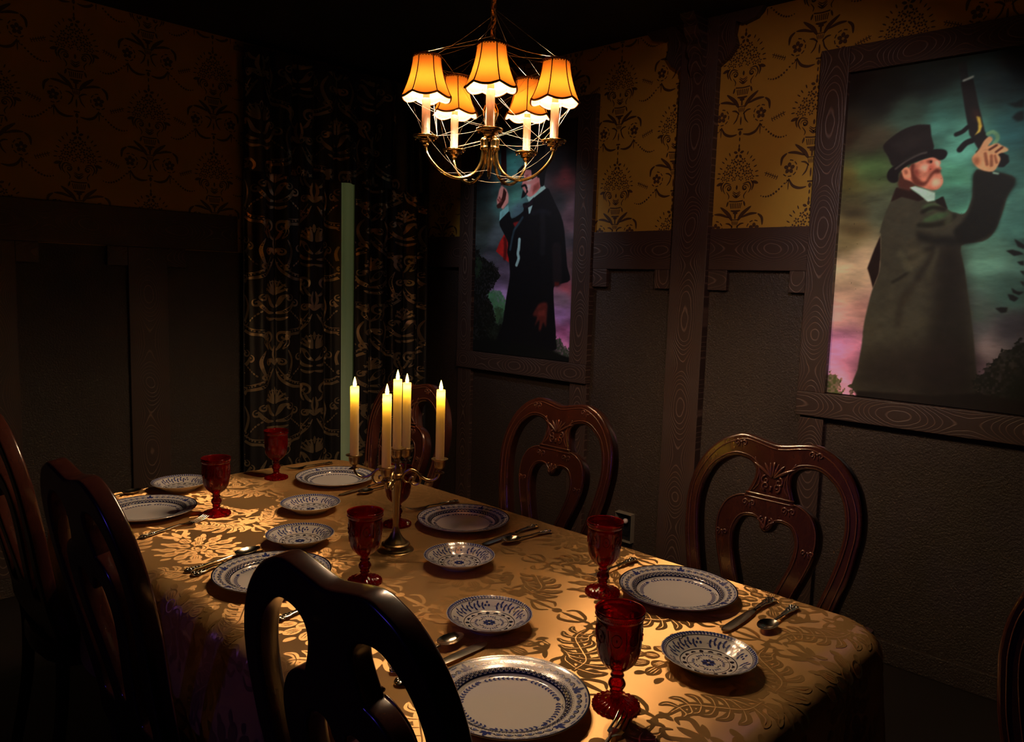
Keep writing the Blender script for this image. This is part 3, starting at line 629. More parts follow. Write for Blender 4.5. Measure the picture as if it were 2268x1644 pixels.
P1_OPS=[
('poly',(50,58,58),0.6,0.03,0,[(0.052,0.612),(0.243,0.614),(0.229,0.598),(0.053,0.595)]),
('poly',(22,20,28),0.7,0.03,0,[(0.894,0.602),(0.976,0.6),(0.977,0.583),(0.896,0.578)]),
('poly',(60,30,34),0.7,0.03,0,[(0.785,0.768),(0.849,0.771),(0.825,0.743),(0.786,0.751)]),
('poly',(64,112,80),1,0.006,1,[(0.125,0.256),(0.166,0.274),(0.238,0.286),(0.304,0.273),(0.339,0.246),(0.333,0.185),(0.295,0.156),(0.249,0.126),(0.237,0.182),(0.192,0.229)]),
('poly',(36,54,36),0.8,0.02,1,[(0.234,0.216),(0.333,0.198),(0.296,0.149),(0.249,0.126)]),
('poly',(10,12,9),1,0.003,1,[(-0.006,0.469),(0.071,0.448),(0.072,0.43),(0.123,0.43),(0.128,0.413),(0.177,0.416),(0.199,0.396),(0.235,0.389),(0.268,0.377),(0.266,0.362),(0.285,0.342),(0.229,0.313),(0.205,0.288),(0.149,0.27),(0.197,0.229),(0.22,0.188),(0.247,0.162),(0.253,0.127),(0.329,0.129),(0.289,0.02),(-0.03,0.005),(-0.02,0.282)]),
('poly',(30,50,32),0.7,0.02,1,[(0.014,0.431),(0.099,0.416),(0.061,0.346),(0.019,0.332)]),
('poly',(34,48,38),0.4,0.02,0,[(0.184,0.11),(0.281,0.128),(0.285,0.065),(0.178,0.075)]),
('poly',(44,56,46),1,0.004,1,[(0.794,0.077),(0.856,0.101),(0.877,0.088),(0.91,0.073),(0.941,0.045),(0.963,0.062),(0.989,0.076),(0.996,-0.006),(0.822,-0.003)]),
('poly',(14,18,14),0.8,0.01,0,[(0.796,0.052),(0.867,0.038),(0.892,-0.006),(0.792,0.002)]),
('poly',(150,26,24),1,0.003,0,[(0.314,0.534),(0.272,0.503),(0.232,0.458),(0.232,0.458),(0.309,0.43),(0.366,0.408),(0.378,0.457),(0.367,0.502)]),
('line',(60,10,12),0.8,0.004,0.02,[(0.323,0.512),(0.33,0.471),(0.325,0.427)]),
('poly',(8,8,12),1,0.003,0,[(0.718,0.718),(0.752,0.693),(0.794,0.654),(0.871,0.573),(0.905,0.462),(0.923,0.392),(0.952,0.338),(0.866,0.321),(0.814,0.311),(0.808,0.279),(0.823,0.198),(0.844,0.089),(0.804,0.035),(0.289,0.02),(0.328,0.15),(0.353,0.254),(0.382,0.346),(0.37,0.417),(0.349,0.452),(0.353,0.496),(0.306,0.538),(0.259,0.588),(0.354,0.633),(0.384,0.599),(0.497,0.629),(0.491,0.66),(0.559,0.667),(0.592,0.69),(0.659,0.702)]),
('poly',(120,24,24),1,0.004,0,[(0.397,0.581),(0.472,0.588),(0.42,0.56)]),
('line',(40,62,74),0.8,0.003,0.012,[(0.492,0.602),(0.448,0.572),(0.408,0.542),(0.377,0.465)]),
('line',(26,20,24),0.8,0.008,0.05,[(0.82,0.468),(0.833,0.392),(0.837,0.334)]),
('line',(22,22,28),0.7,0.008,0.03,[(0.68,0.613),(0.692,0.523),(0.691,0.452)]),
('line',(20,22,30),0.8,0.01,0.02,[(0.585,0.618),(0.665,0.625),(0.746,0.614)]),
('poly',(146,192,182),1,0.003,0,[(0.704,0.718),(0.684,0.732),(0.644,0.72),(0.572,0.697),(0.524,0.688),(0.546,0.668),(0.573,0.675),(0.633,0.695)]),
('poly',(108,168,170),1,0.003,0,[(0.346,0.661),(0.353,0.632),(0.258,0.592),(0.262,0.632),(0.3,0.644)]),
('poly',(150,194,194),1,0.003,0,[(0.542,0.643),(0.585,0.652),(0.563,0.618),(0.551,0.615)]),
('line',(134,176,178),1,0.003,0.016,[(0.467,0.508),(0.463,0.465),(0.462,0.47),(0.456,0.447),(0.465,0.427),(0.446,0.398)]),
('poly',(24,14,24),1,0.003,0,[(0.491,0.66),(0.527,0.65),(0.559,0.667),(0.596,0.687),(0.581,0.657),(0.528,0.641),(0.496,0.645)]),
('poly',(192,120,116),1,0.003,0,[(0.492,0.799),(0.557,0.809),(0.58,0.765),(0.627,0.772),(0.646,0.751),(0.648,0.721),(0.578,0.69),(0.538,0.691),(0.509,0.708),(0.476,0.733),(0.481,0.754),(0.495,0.762)]),
('poly',(226,190,180),0.9,0.006,0,[(0.518,0.771),(0.572,0.777),(0.567,0.757),(0.533,0.752),(0.513,0.756)]),
('poly',(110,50,56),0.8,0.004,0,[(0.5,0.781),(0.538,0.782),(0.532,0.773),(0.504,0.772)]),
('poly',(226,190,186),0.8,0.006,0,[(0.514,0.741),(0.562,0.739),(0.557,0.712),(0.523,0.71)]),
('poly',(120,50,44),0.7,0.008,0,[(0.589,0.735),(0.642,0.748),(0.644,0.721),(0.578,0.696)]),
('poly',(204,130,126),1,0.003,0,[(0.619,0.787),(0.642,0.792),(0.657,0.779),(0.634,0.765),(0.619,0.772)]),
('poly',(11,10,13),1,0.003,0,[(0.532,0.818),(0.522,0.908),(0.675,0.896),(0.684,0.834),(0.711,0.803),(0.695,0.778),(0.685,0.731),(0.651,0.732),(0.644,0.762),(0.62,0.766),(0.615,0.787),(0.573,0.759),(0.557,0.805),(0.501,0.808)]),
('poly',(10,9,12),1,0.003,0,[(0.42,0.784),(0.432,0.805),(0.473,0.822),(0.684,0.819),(0.713,0.8),(0.557,0.8),(0.495,0.805),(0.448,0.779)]),
('poly',(12,8,12),1,0.002,0,[(0.472,0.683),(0.487,0.719),(0.516,0.703),(0.522,0.727),(0.538,0.71),(0.506,0.69)]),
('line',(12,8,12),1,0.002,0.01,[(0.476,0.735),(0.506,0.738),(0.522,0.725)]),
('poly',(26,13,15),1,0.003,0,[(0.256,1.025),(0.292,1.022),(0.304,0.9),(0.261,0.902)]),
('poly',(44,18,18),1,0.003,0,[(0.258,0.902),(0.308,0.899),(0.323,0.776),(0.3,0.746),(0.263,0.748)]),
('poly',(204,134,126),1,0.004,0,[(0.233,0.695),(0.249,0.729),(0.271,0.747),(0.323,0.727),(0.346,0.702),(0.346,0.67),(0.292,0.642),(0.232,0.666),(0.224,0.686)]),
('poly',(50,20,16),1,0.003,0,[(0.294,0.734),(0.324,0.715),(0.315,0.684),(0.27,0.648),(0.237,0.647),(0.223,0.66),(0.261,0.676),(0.281,0.697)]),
('line',(110,50,48),0.8,0.003,0.008,[(0.238,0.686),(0.261,0.673)]),
('line',(110,50,48),0.8,0.003,0.008,[(0.252,0.695),(0.275,0.678)]),
('poly',(76,30,26),1,0.006,0,[(0.687,0.236),(0.754,0.238),(0.753,0.187),(0.749,0.135),(0.723,0.156),(0.7,0.121),(0.681,0.125),(0.686,0.168),(0.641,0.135),(0.663,0.178),(0.619,0.182),(0.659,0.221)]),
('poly',(120,50,44),0.6,0.008,0,[(0.668,0.201),(0.733,0.209),(0.728,0.186),(0.677,0.185)]),
('poly',(72,22,20),1,0.004,0,[(0.813,0.329),(0.858,0.328),(0.853,0.314),(0.814,0.311)]),
('poly',(8,10,10),1,0.004,0,[(-0.051,0.051),(0.286,0.058),(0.537,0.055),(0.804,0.038),(0.89,0.026),(1.001,0.016),(1.004,-0.019),(-0.047,-0.015)]),
]
portrait(1.29,raster(P2_SKY,P2_OPS,seed=2),'large painting of a man in a green-grey coat and black top hat raising a pistol',.40,1.40)
portrait(3.45,raster(P1_SKY,P1_OPS,seed=5),'painting of a man in a black cape with red lining, partly behind the chandelier',2.545,3.562)
# ------------------------------------------------------------------ wall outlet
t=empty('wall_outlet',(XR,2.27,.25),label='small black wall outlet box with a bright metal edge, low on the right wall',cat='outlet')
mb=MB(); 
for a,b in (((-.034,-.05,.072),(0,.05,.076)),((-.030,-.05,-.0745),(0,.05,-.073)),((-.030,-.050,-.073),(0,-.0485,.072)),((-.030,.0485,-.073),(0,.05,.072))): box(mb,a,b)
mb.build('metal_rim',M['steel'],t,smooth=False); mb=MB(); box(mb,(-.006,-.045,-.069),(0,.045,.069)); box(mb,(-.012,-.02,.015),(-.006,.02,.045),0,.003); box(mb,(-.012,-.02,-.045),(-.006,.02,-.015),0,.003); mb.build('socket_plate',M['black'],t,smooth=False)
mb=MB(); blob(mb,(-.026,-.012,.036),(.014,.014,.014)); mb.build('knob',M['sleeve'],t)
# ------------------------------------------------------------------ curtains
def curtain_surface(x0,x1,z0,z1,yb,amp,nf,ph,taper=0,top_gather=.03):
    def fn(V):
        s=(V[:,0]-x0)/(x1-x0); t=(V[:,1]-z0)/(z1-z0)
        a=amp*(.45+.55*(1-t)*.8+.25*t)
        y=yb+a*(np.sin(2*PI*nf*s+ph+.5*np.sin(3*t+ph))+.35*np.sin(2*PI*nf*2.3*s+1.7*ph+t*1.5))
        x=V[:,0]+.012*np.cos(2*PI*nf*s+ph)+taper*(1-t)*(s-.5)
        y=y+.015*np.exp(-((t-.985)/.012)**2)
        return np.stack([x,y,V[:,1]],1)
    return fn
def curtain_motif(PXc=.40,PZc=.60):
    p=Pat()
    for sx in (1,-1):
        # crown / urn fan
        for k,(a,l) in enumerate(((1.45,.075),(1.2,.075),(.9,.07),(.55,.06))):
            aa=a if sx>0 else PI-a; p.stroke([(sx*.008,-.02),(sx*.008+l*.6*math.cos(aa),-.02+l*.6*math.sin(aa)),(sx*.01+l*math.cos(aa),-.02+l*math.sin(aa))],.014); 
            ex,ey=sx*.01+l*math.cos(aa),-.02+l*math.sin(aa)
            for q in range(4): p.leaf(ex,ey,aa+q*PI/2,.011,.007,n=2)
        p.stroke([(sx*.005,-.09),(sx*.03,-.07),(sx*.05,-.03),(sx*.075,-.02)],.022); p.spiral(sx*.078,-.035,.02,PI/2,-1.2*sx,.010)
        p.stroke([(sx*.01,-.12),(sx*.05,-.115),(sx*.085,-.085),(sx*.1,-.05)],.02); p.spiral(sx*.105,-.065,.022,PI/2,-1.2*sx,.011)
        p.stroke([(sx*.0,-.15),(sx*.04,-.155),(sx*.07,-.14)],.016)
        # ogee arcs
        p.stroke([(sx*.012,.18),(sx*.05,.11),(sx*.10,.075),(sx*.16,.065),(sx*.19,.03)],.016); p.stroke([(sx*.03,.19),(sx*.065,.13),(sx*.11,.10),(sx*.165,.095)],.008)
        for k in range(9): t=k/8; p.dot(sx*(.03+.13*t),.158-.075*t-.02*math.sin(PI*t),.005,6)
        p.spiral(sx*.185,.055,.036,-PI/2,1.3*sx,.016); p.stroke([(sx*.0,.2),(sx*.02,.225),(sx*.045,.235)],.022); p.spiral(sx*.045,.218,.02,PI/2,-1.3*sx,.012)
        p.stroke([(sx*.002,.22),(sx*.014,.26),(sx*.006,.31)],.013); p.stroke([(sx*.012,.28),(sx*.035,.30),(sx*.05,.34)],.014); p.stroke([(sx*.05,.29),(sx*.07,.33),(sx*.06,.37)],.016); p.spiral(sx*.07,.375,.018,PI,-1.2*sx,.010)
        p.stroke([(sx*.17,-.02),(sx*.15,-.08),(sx*.165,-.15),(sx*.19,-.2)],.014); p.spiral(sx*.17,-.17,.02,0,1.2*sx,.01)
        for k in range(5): p.leaf(sx*(.1+.012*k),.14+.012*k,1.0 if sx>0 else PI-1.0,.016,.009,n=2)
    p.leaf(0,.03,PI/2,.05,.016); return p
CM=curtain_motif()
def curtain(name,x0,x1,z0,z1,yb,amp,nf,ph,label,taper=0,pat=True,material='curt',nu=160,nv=60,offs=(2.163,.80),cat_='curtain'):
    fn=curtain_surface(x0,x1,z0,z1,yb,amp,nf,ph,taper); mb=MB()
    U,Vv=np.meshgrid(np.linspace(x0,x1,nu),np.linspace(z0,z1,nv)); P=np.stack([U.ravel(),Vv.ravel()],1); idx=np.arange(nu*nv).reshape(nv,nu)
    F=np.stack([idx[:-1,:-1],idx[:-1,1:],idx[1:,1:],idx[1:,:-1]],-1).reshape(-1,4).tolist()
    A=fn(P); n=len(A); B=A.copy(); B[:,1]+=.003
    per=list(idx[0,:])+list(idx[1:,-1])+list(idx[-1,-2::-1])+list(idx[-2:0:-1,0])
    mb.add(np.concatenate([A,B]),F+[[a+n for a in f[::-1]] for f in F]+[[per[i],per[(i+1)%len(per)],per[(i+1)%len(per)]+n,per[i]+n] for i in range(len(per))],0)
    if pat:
        Q=Pat()
        for i in range(-2,4):
            for j in range(-2,5): Q.put(CM,dx=offs[0]+i*.235,dy=offs[1]+j*.60+(.30 if i%2 else 0),sc=.98)
        Q.emit(mb,lambda V:fn(V)-np.array([0,.0016,0]),1,keep=lambda V:(V[:,0]>x0+.004)&(V[:,0]<x1-.004)&(V[:,1]>z0)&(V[:,1]<z1-.03))
    o=mb.build(name,[M[material],M['cfig']]); tag(o,label,cat_); return o
curtain('brocade_curtain',1.985,2.565,.04,2.60,3.880,.028,3.6,.6,'left black and gold brocade curtain, its scrolls showing beside the pale lace',taper=.02)
curtain('brocade_curtain',2.688,3.21,.04,2.60,3.880,.030,4.4,2.0,'right black and gold brocade curtain, next to the room corner',offs=(2.80,.95))
curtain('lace_curtain',2.53,2.76,.05,2.5,3.925,.006,3,.3,'narrow strip of pale lace showing between the black curtains',pat=False,material='lace',nu=60,nv=30)
lg=bpy.data.lights.new('lace_backlight','AREA'); lg.shape='RECTANGLE'; lg.size=.16; lg.size_y=1.9; lg.energy=.22; lg.color=(1,.80,.66); lo=bpy.data.objects.new('lace_backlight',lg); COL.objects.link(lo); lo.location=(2.63,3.955,1.2); lo.rotation_euler=(-PI/2,0,0)  # added lamp that brightens the lace from behind; no window is built
curtain('curtain_valance',1.97,3.20,2.02,2.645,3.835,.024,9,1.1,'short gathered black brocade valance hanging across the top of the curtains',offs=(2.05,2.3),nu=260,nv=30,cat_='valance')
mb=MB(); tube(mb,[(1.95,3.90,2.63),(3.225,3.90,2.63)],.011,10); tag(mb.build('curtain_rod',M['abrass']),'thin rod just under the ceiling carrying the black curtains','rod')

# ------------------------------------------------------------------ dining table and damask cloth
TX0,TX1,TY0,TY1,TZ=.682,1.779,.502,2.688,.76
tb=empty('dining_table',((TX0+TX1)/2,(TY0+TY1)/2,0),label='long dining table hidden under a gold damask cloth',cat='table')
cx,cy=tb.location.x,tb.location.y
mb=MB(); box(mb,(TX0+.04-cx,TY0+.04-cy,TZ-.034),(TX1-.04-cx,TY1-.04-cy,TZ-.004),0,.014); mb.build('tabletop',M['wood'],tb)
mb=MB()
for a,b in (((TX0+.12-cx,TY0+.14-cy,.66),(TX0+.14-cx,TY1-.14-cy,TZ-.034)),((TX1-.14-cx,TY0+.14-cy,.66),(TX1-.12-cx,TY1-.14-cy,TZ-.034)),((TX0+.12-cx,TY0+.14-cy,.66),(TX1-.12-cx,TY0+.16-cy,TZ-.034)),((TX0+.12-cx,TY1-.16-cy,.66),(TX1-.12-cx,TY1-.14-cy,TZ-.034))): box(mb,a,b)
mb.build('apron',M['wood'],tb)
for sx in (-1,1):
    for sy in (-1,1):
        mb=MB(); lathe(mb,smooth_prof([(.0,0),(.03,.0),(.034,.04),(.022,.09),(.034,.2),(.042,.4),(.030,.52),(.040,.56),(.040,.70)],4),20,(sx*(.38),sy*.90,0)); mb.build('leg',M['wood'],tb)
RB=.048; RC=.085; DROP=.27
ax0,ax1,ay0,ay1=TX0+RB,TX1-RB,TY0+RB,TY1-RB
def cloth_map(V):
    x=V[:,0];y=V[:,1]; hx,hy=(ax1-ax0)/2,(ay1-ay0)/2; mx,my=(ax0+ax1)/2,(ay0+ay1)/2
    px,py=x-mx,y-my; rc=RC-RB*.0
    qx=np.abs(px)-(hx-rc);qy=np.abs(py)-(hy-rc)
    ox,oy=np.maximum(qx,0),np.maximum(qy,0); L=np.hypot(ox,oy); s=L-rc
    nx=np.where(L>1e-9,ox/(L+1e-12),0)*np.sign(px); ny=np.where(L>1e-9,oy/(L+1e-12),0)*np.sign(py)
    on=s>0; a=np.clip(s/RB,0,PI/2); bx=RB*np.sin(a); bz=RB*(1-np.cos(a)); ex=np.maximum(s-RB*PI/2,0)
    per=np.arctan2(py/hy,px/hx); wav=(np.sin(per*18)*.5+np.sin(per*29+1)*.3+.3)*.032*(ex/DROP)**1.1
    tot=bx+wav+ex*.04
    X=np.where(on,x-nx*s+nx*tot,x);Y=np.where(on,y-ny*s+ny*tot,y); Z=TZ-np.where(on,bz+ex,0)
    wr=.0006*np.sin(x*23+y*7)*np.sin(y*17-x*5)
    return np.stack([X,Y,Z+wr*(~on)],1)
def cloth():
    mb=MB(); xs=np.unique(np.concatenate([np.linspace(ax0-.0,ax1,40)])); 
    # rings outward + inner grid: use a grid in (x,y) clipped to the rounded outline by radial rings
    mx,my=(ax0+ax1)/2,(ay0+ay1)/2; hx,hy=(ax1-ax0)/2,(ay1-ay0)/2
    nper=420
    def ringpts(off):
        # rounded rectangle at offset 'off' outwards (radius RC+off)
        P=[];r=RC; w_,h_=hx-r,hy-r; R2=r+off; segs=[]
        tot=4*(w_+h_)+2*PI*r
        for k in range(nper):
            t=tot*k/nper
            for (L,typ,c,a0) in ((2*h_,'l',(w_,-h_),0),(PI/2*r,'a',(w_,h_),0),(2*w_,'l',(w_,h_),PI/2),(PI/2*r,'a',(-w_,h_),PI/2),(2*h_,'l',(-w_,h_),PI),(PI/2*r,'a',(-w_,-h_),PI),(2*w_,'l',(-w_,-h_),3*PI/2),(PI/2*r,'a',(w_,-h_),3*PI/2)):
                if t<=L:
                    if typ=='a': a=a0+t/r; P.append((c[0]+R2*math.cos(a),c[1]+R2*math.sin(a)))
                    else: P.append((c[0]+R2*math.cos(a0)-t*math.sin(a0),c[1]+R2*math.sin(a0)+t*math.cos(a0)))
                    break
                t-=L
            else: P.append(P[-1])
        return np.array(P)+[mx,my]
    offs=[0]+[RB*PI/2*i/6 for i in range(1,7)]+[RB*PI/2+DROP*i/9 for i in range(1,10)]
    rings=[]
    c0=ringpts(0)
    for s in (.0,.5,.8,.95): rings.append(np.array([mx,my])*(1-s)*0+ (c0-[mx,my])*[s if s>0 else .02,s if s>0 else .02]+[mx,my])
    for o in offs: rings.append(ringpts(o))
    A=np.concatenate([cloth_map(r) for r in rings]); F=[]
    for i in range(len(rings)-1):
        for k in range(nper): j=(k+1)%nper; F.append([i*nper+k,(i+1)*nper+k,(i+1)*nper+j,i*nper+j])
    F.append([k for k in range(nper)])
    flat=np.concatenate(rings); mb.add(A,F,0); uvs=[flat]
    DX,DY=.205,.60
    def keep(P):
        qx=np.abs(P[:,0]-mx)-(hx-RC);qy=np.abs(P[:,1]-my)-(hy-RC); s=np.hypot(np.maximum(qx,0),np.maximum(qy,0))-RC; return s<RB*PI/2+DROP-.02
    for src,off_,mi in ((DAM,.0005,1),(DAV,.0009,0)):
        Q=Pat()
        for i in range(-4,6):
            for j in range(-3,4): Q.put(src,dx=.87+i*DX,dy=1.967+j*DY+(.30 if i%2 else 0))
        V,Fq=Q.arr()
        k=keep(V); Fq=[f for f in Fq if all(k[i] for i in f)]; used=sorted({i for f in Fq for i in f}); mp={a:b for b,a in enumerate(used)}
        V=V[used]; Z=cloth_map(V); e=1e-3; n_=np.cross(cloth_map(V+[e,0])-Z,cloth_map(V+[0,e])-Z); n_/=np.linalg.norm(n_,axis=1)[:,None]
        mb.add(Z+n_*off_,[[mp[i] for i in f] for f in Fq],mi); uvs.append(V)
    me=mb.mesh('tablecloth',[M['cloth'],M['damask']],angle=180); UV=np.concatenate(uvs); L=me.uv_layers.new(name='UVMap'); idx=np.zeros(len(me.loops),int); me.loops.foreach_get('vertex_index',idx); L.data.foreach_set('uv',UV[idx].ravel())
    o=link(me,'tablecloth'); tag(o,'gold damask tablecloth draped over the long dining table','tablecloth'); return o
def acanthus(L=.185,W=.062):
    # serrated leafy plume along +u with a slight S bend; returns figure and vein strokes
    p=Pat(); v=Pat(); f=lambda t:(L*t,.018*math.sin(2*PI*t))
    def at(t): x,y=f(t); x2,y2=f(t+.01); return x,y,math.atan2(y2-y,x2-x)
    p.stroke([f(0),f(.25),f(.5),f(.75),f(1.02)],.022,6)
    for k in range(8):
        t=.05+.115*k; x,y,a=at(t); g=W*(1.0-.5*t)
        for s in (1,-1):
            e=(x+g*math.cos(a+s*(1.05-.25*t)),y+g*math.sin(a+s*(1.05-.25*t))); m=(x+g*.6*math.cos(a+s*1.3),y+g*.6*math.sin(a+s*1.3))
            p.stroke([(x-.002*math.cos(a),y-.002*math.sin(a)),m,e],.0185*(1.15-.4*t),4,'leaf'); v.stroke([(x,y),m,((m[0]+2*e[0])/3,(m[1]+2*e[1])/3)],.0022,4)
    v.stroke([f(.02),f(.25),f(.5),f(.75),f(.97)],.0028,6)
    for s in (1,-1):
        p.spiral(.004,s*.034,.021,-s*.3,-1.25*s,.0125); p.stroke([(.0,s*.008),(-.012,s*.02),(-.018,s*.036)],.010)
    p.leaf(L*.99,0,.1,.03,.015); return p,v
def damask():
    p=Pat(); v=Pat()
    # peony: heart of curled petals, two rows of ribbed petals, a ruff of leaves
    for k in range(3): p.ring(0,0,.0055+.0095*k,.0068,.4+k*1.3,.4+k*1.3+4.9,14)
    for row,(n,r0,r1,w_) in enumerate(((7,.026,.060,.0320),(12,.052,.096,.0300))):
        for k in range(n):
            a=k*2*PI/n+.3+row*.25; c,s=math.cos(a),math.sin(a)
            p.stroke([(r0*c,r0*s),((r0+r1)/2*c,(r0+r1)/2*s),(r1*c,r1*s)],w_,5,'leaf'); 
            for sp in (-.13,0,.13):
                a2=a+sp/(1+row*.5); v.stroke([(r0*1.15*math.cos(a2),r0*1.15*math.sin(a2)),(r1*.90*math.cos(a+sp*.6),r1*.90*math.sin(a+sp*.6))],.0019,3)
    for k in range(14):
        a=-PI/2+.35+k*(2*PI-.7)/13; q=1 if math.cos(a)>0 else -1
        p.leaf(.088*math.cos(a),.090*math.sin(a),a+.35*q,.030 if k%2 else .024,.015,.12*q)
    for s in (1,-1):
        p.stroke([(s*.004,-.092),(s*.035,-.104),(s*.066,-.092),(s*.074,-.072)],.014); p.spiral(s*.062,-.082,.017,0 if s>0 else PI,-1.2*s,.009)
        p.stroke([(0,-.158),(s*.022,-.143),(s*.05,-.152),(s*.024,-.166),(0,-.158)],.009); p.stroke([(0,-.158),(s*.022,-.18),(s*.03,-.20)],.011); p.stroke([(0,-.158),(s*.04,-.176),(s*.062,-.174)],.009); p.leaf(s*.018,-.128,.7 if s>0 else PI-.7,.04,.012)
        p.leaf(s*.004,-.125,-PI/2+s*.25,.03,.009)
        p.stroke([(s*.002,.115),(s*.02,.135),(s*.036,.16),(s*.022,.178),(s*.010,.165)],.012); p.leaf(s*.008,.11,PI/2-s*.8,.042,.014); p.leaf(s*.012,.178,PI/2-s*.2,.035,.012)
        p.stroke([(s*.004,.225),(s*.02,.24),(s*.03,.27),(s*.012,.285)],.010); p.stroke([(s*.004,.375),(s*.018,.36),(s*.028,.335),(s*.012,.318)],.010)
    p.leaf(0,.105,PI/2,.06,.018); p.leaf(0,.2,PI/2,.09,.012); p.leaf(0,.40,-PI/2,.09,.012); p.dot(0,.302,.012)
    ac,av=acanthus()
    for sx in (1,-1):
        for q,z in ((p,ac),(v,av)):
            if sx>0: q.put(z,rot=2.62,dx=.185,dy=.103)
            else: q.put(z,mx=-1,rot=-2.62,dx=-.185,dy=.103)
    return p,v
DAM,DAV=damask(); cloth()
# ------------------------------------------------------------------ chairs
def chair_outline():
    O=[(0,1.092),(.03,1.096),(.065,1.103),(.1,1.107),(.128,1.099),(.16,1.083),(.195,1.05),(.22,1.010),(.236,.96),(.241,.91),(.238,.87),(.230,.81),(.215,.75),(.200,.69),(.188,.62),(.180,.55),(.178,.47)]
    out=O+[(-x,z) for x,z in O[::-1] if x>0]
    HR=[(.063,.954),(.052,.98),(.046,1.004),(.049,1.028),(.065,1.045),(.092,1.053),(.122,1.052),(.152,1.036),(.180,1.009),(.199,.97),(.208,.925),(.208,.885),(.200,.83),(.185,.765),(.166,.70),(.152,.64),(.146,.57),(.10,.56),(.066,.57),(.075,.64),(.098,.715),(.122,.779),(.136,.831),(.138,.868),(.132,.896),(.117,.922),(.092,.939),(.068,.946)]
    RI=[(0,.866),(.010,.874),(.014,.886),(.026,.896),(.045,.899),(.070,.891),(.085,.870),(.091,.843),(.087,.803),(.072,.754),(.052,.70),(.032,.64),(.016,.60)]
    ring=RI+[(-x,z) for x,z in RI[::-1] if x>0]
    return out,HR,ring
LEAN=.20
def lean(V,z0=.5,y0=-.215):
    V=np.asarray(V,float).copy(); a=math.atan(LEAN); z=V[:,2].copy();y=V[:,1].copy()
    V[:,2]=z0+(z-z0)*math.cos(a)-0*y; V[:,2]+=y*math.sin(a)*1.0; V[:,1]=y0-(z-z0)*math.sin(a)+y*math.cos(a)
    V[:,1]-=.10*V[:,0]**2*0; return V
def back_mesh():
    cu=bpy.data.curves.new('b','CURVE'); cu.dimensions='2D'; cu.fill_mode='BOTH'; cu.extrude=.0125; cu.bevel_depth=.0065; cu.bevel_resolution=2
    out,HR,ring=chair_outline(); HL=[(-x,z) for x,z in HR]
    for P in (out,HR,HL,ring):
        C=cat(P,3,True) if P is not out else cat(P,3,True)
        s=cu.splines.new('POLY'); s.points.add(len(C)-1); s.use_cyclic_u=True
        for i,(x,z) in enumerate(C): s.points[i].co=(x,z,0,1)
    o=bpy.data.objects.new('tmp',cu); COL.objects.link(o); dg=bpy.context.evaluated_depsgraph_get(); me=bpy.data.meshes.new_from_object(o.evaluated_get(dg)); bpy.data.objects.remove(o)
    n=len(me.vertices); co=np.zeros(n*3); me.vertices.foreach_get('co',co); co=co.reshape(-1,3)
    V=np.stack([co[:,0],-co[:,2],co[:,1]],1); V=np.stack([co[:,0],co[:,2],co[:,1]],1); L=lean(V); me.vertices.foreach_set('co',L.ravel()); me.update(); me.flip_normals()
    me.materials.clear(); me.materials.append(M['wood']); me.polygons.foreach_set('use_smooth',[True]*len(me.polygons)); me.set_sharp_from_angle(angle=math.radians(50)); me.name='back_frame'; return me
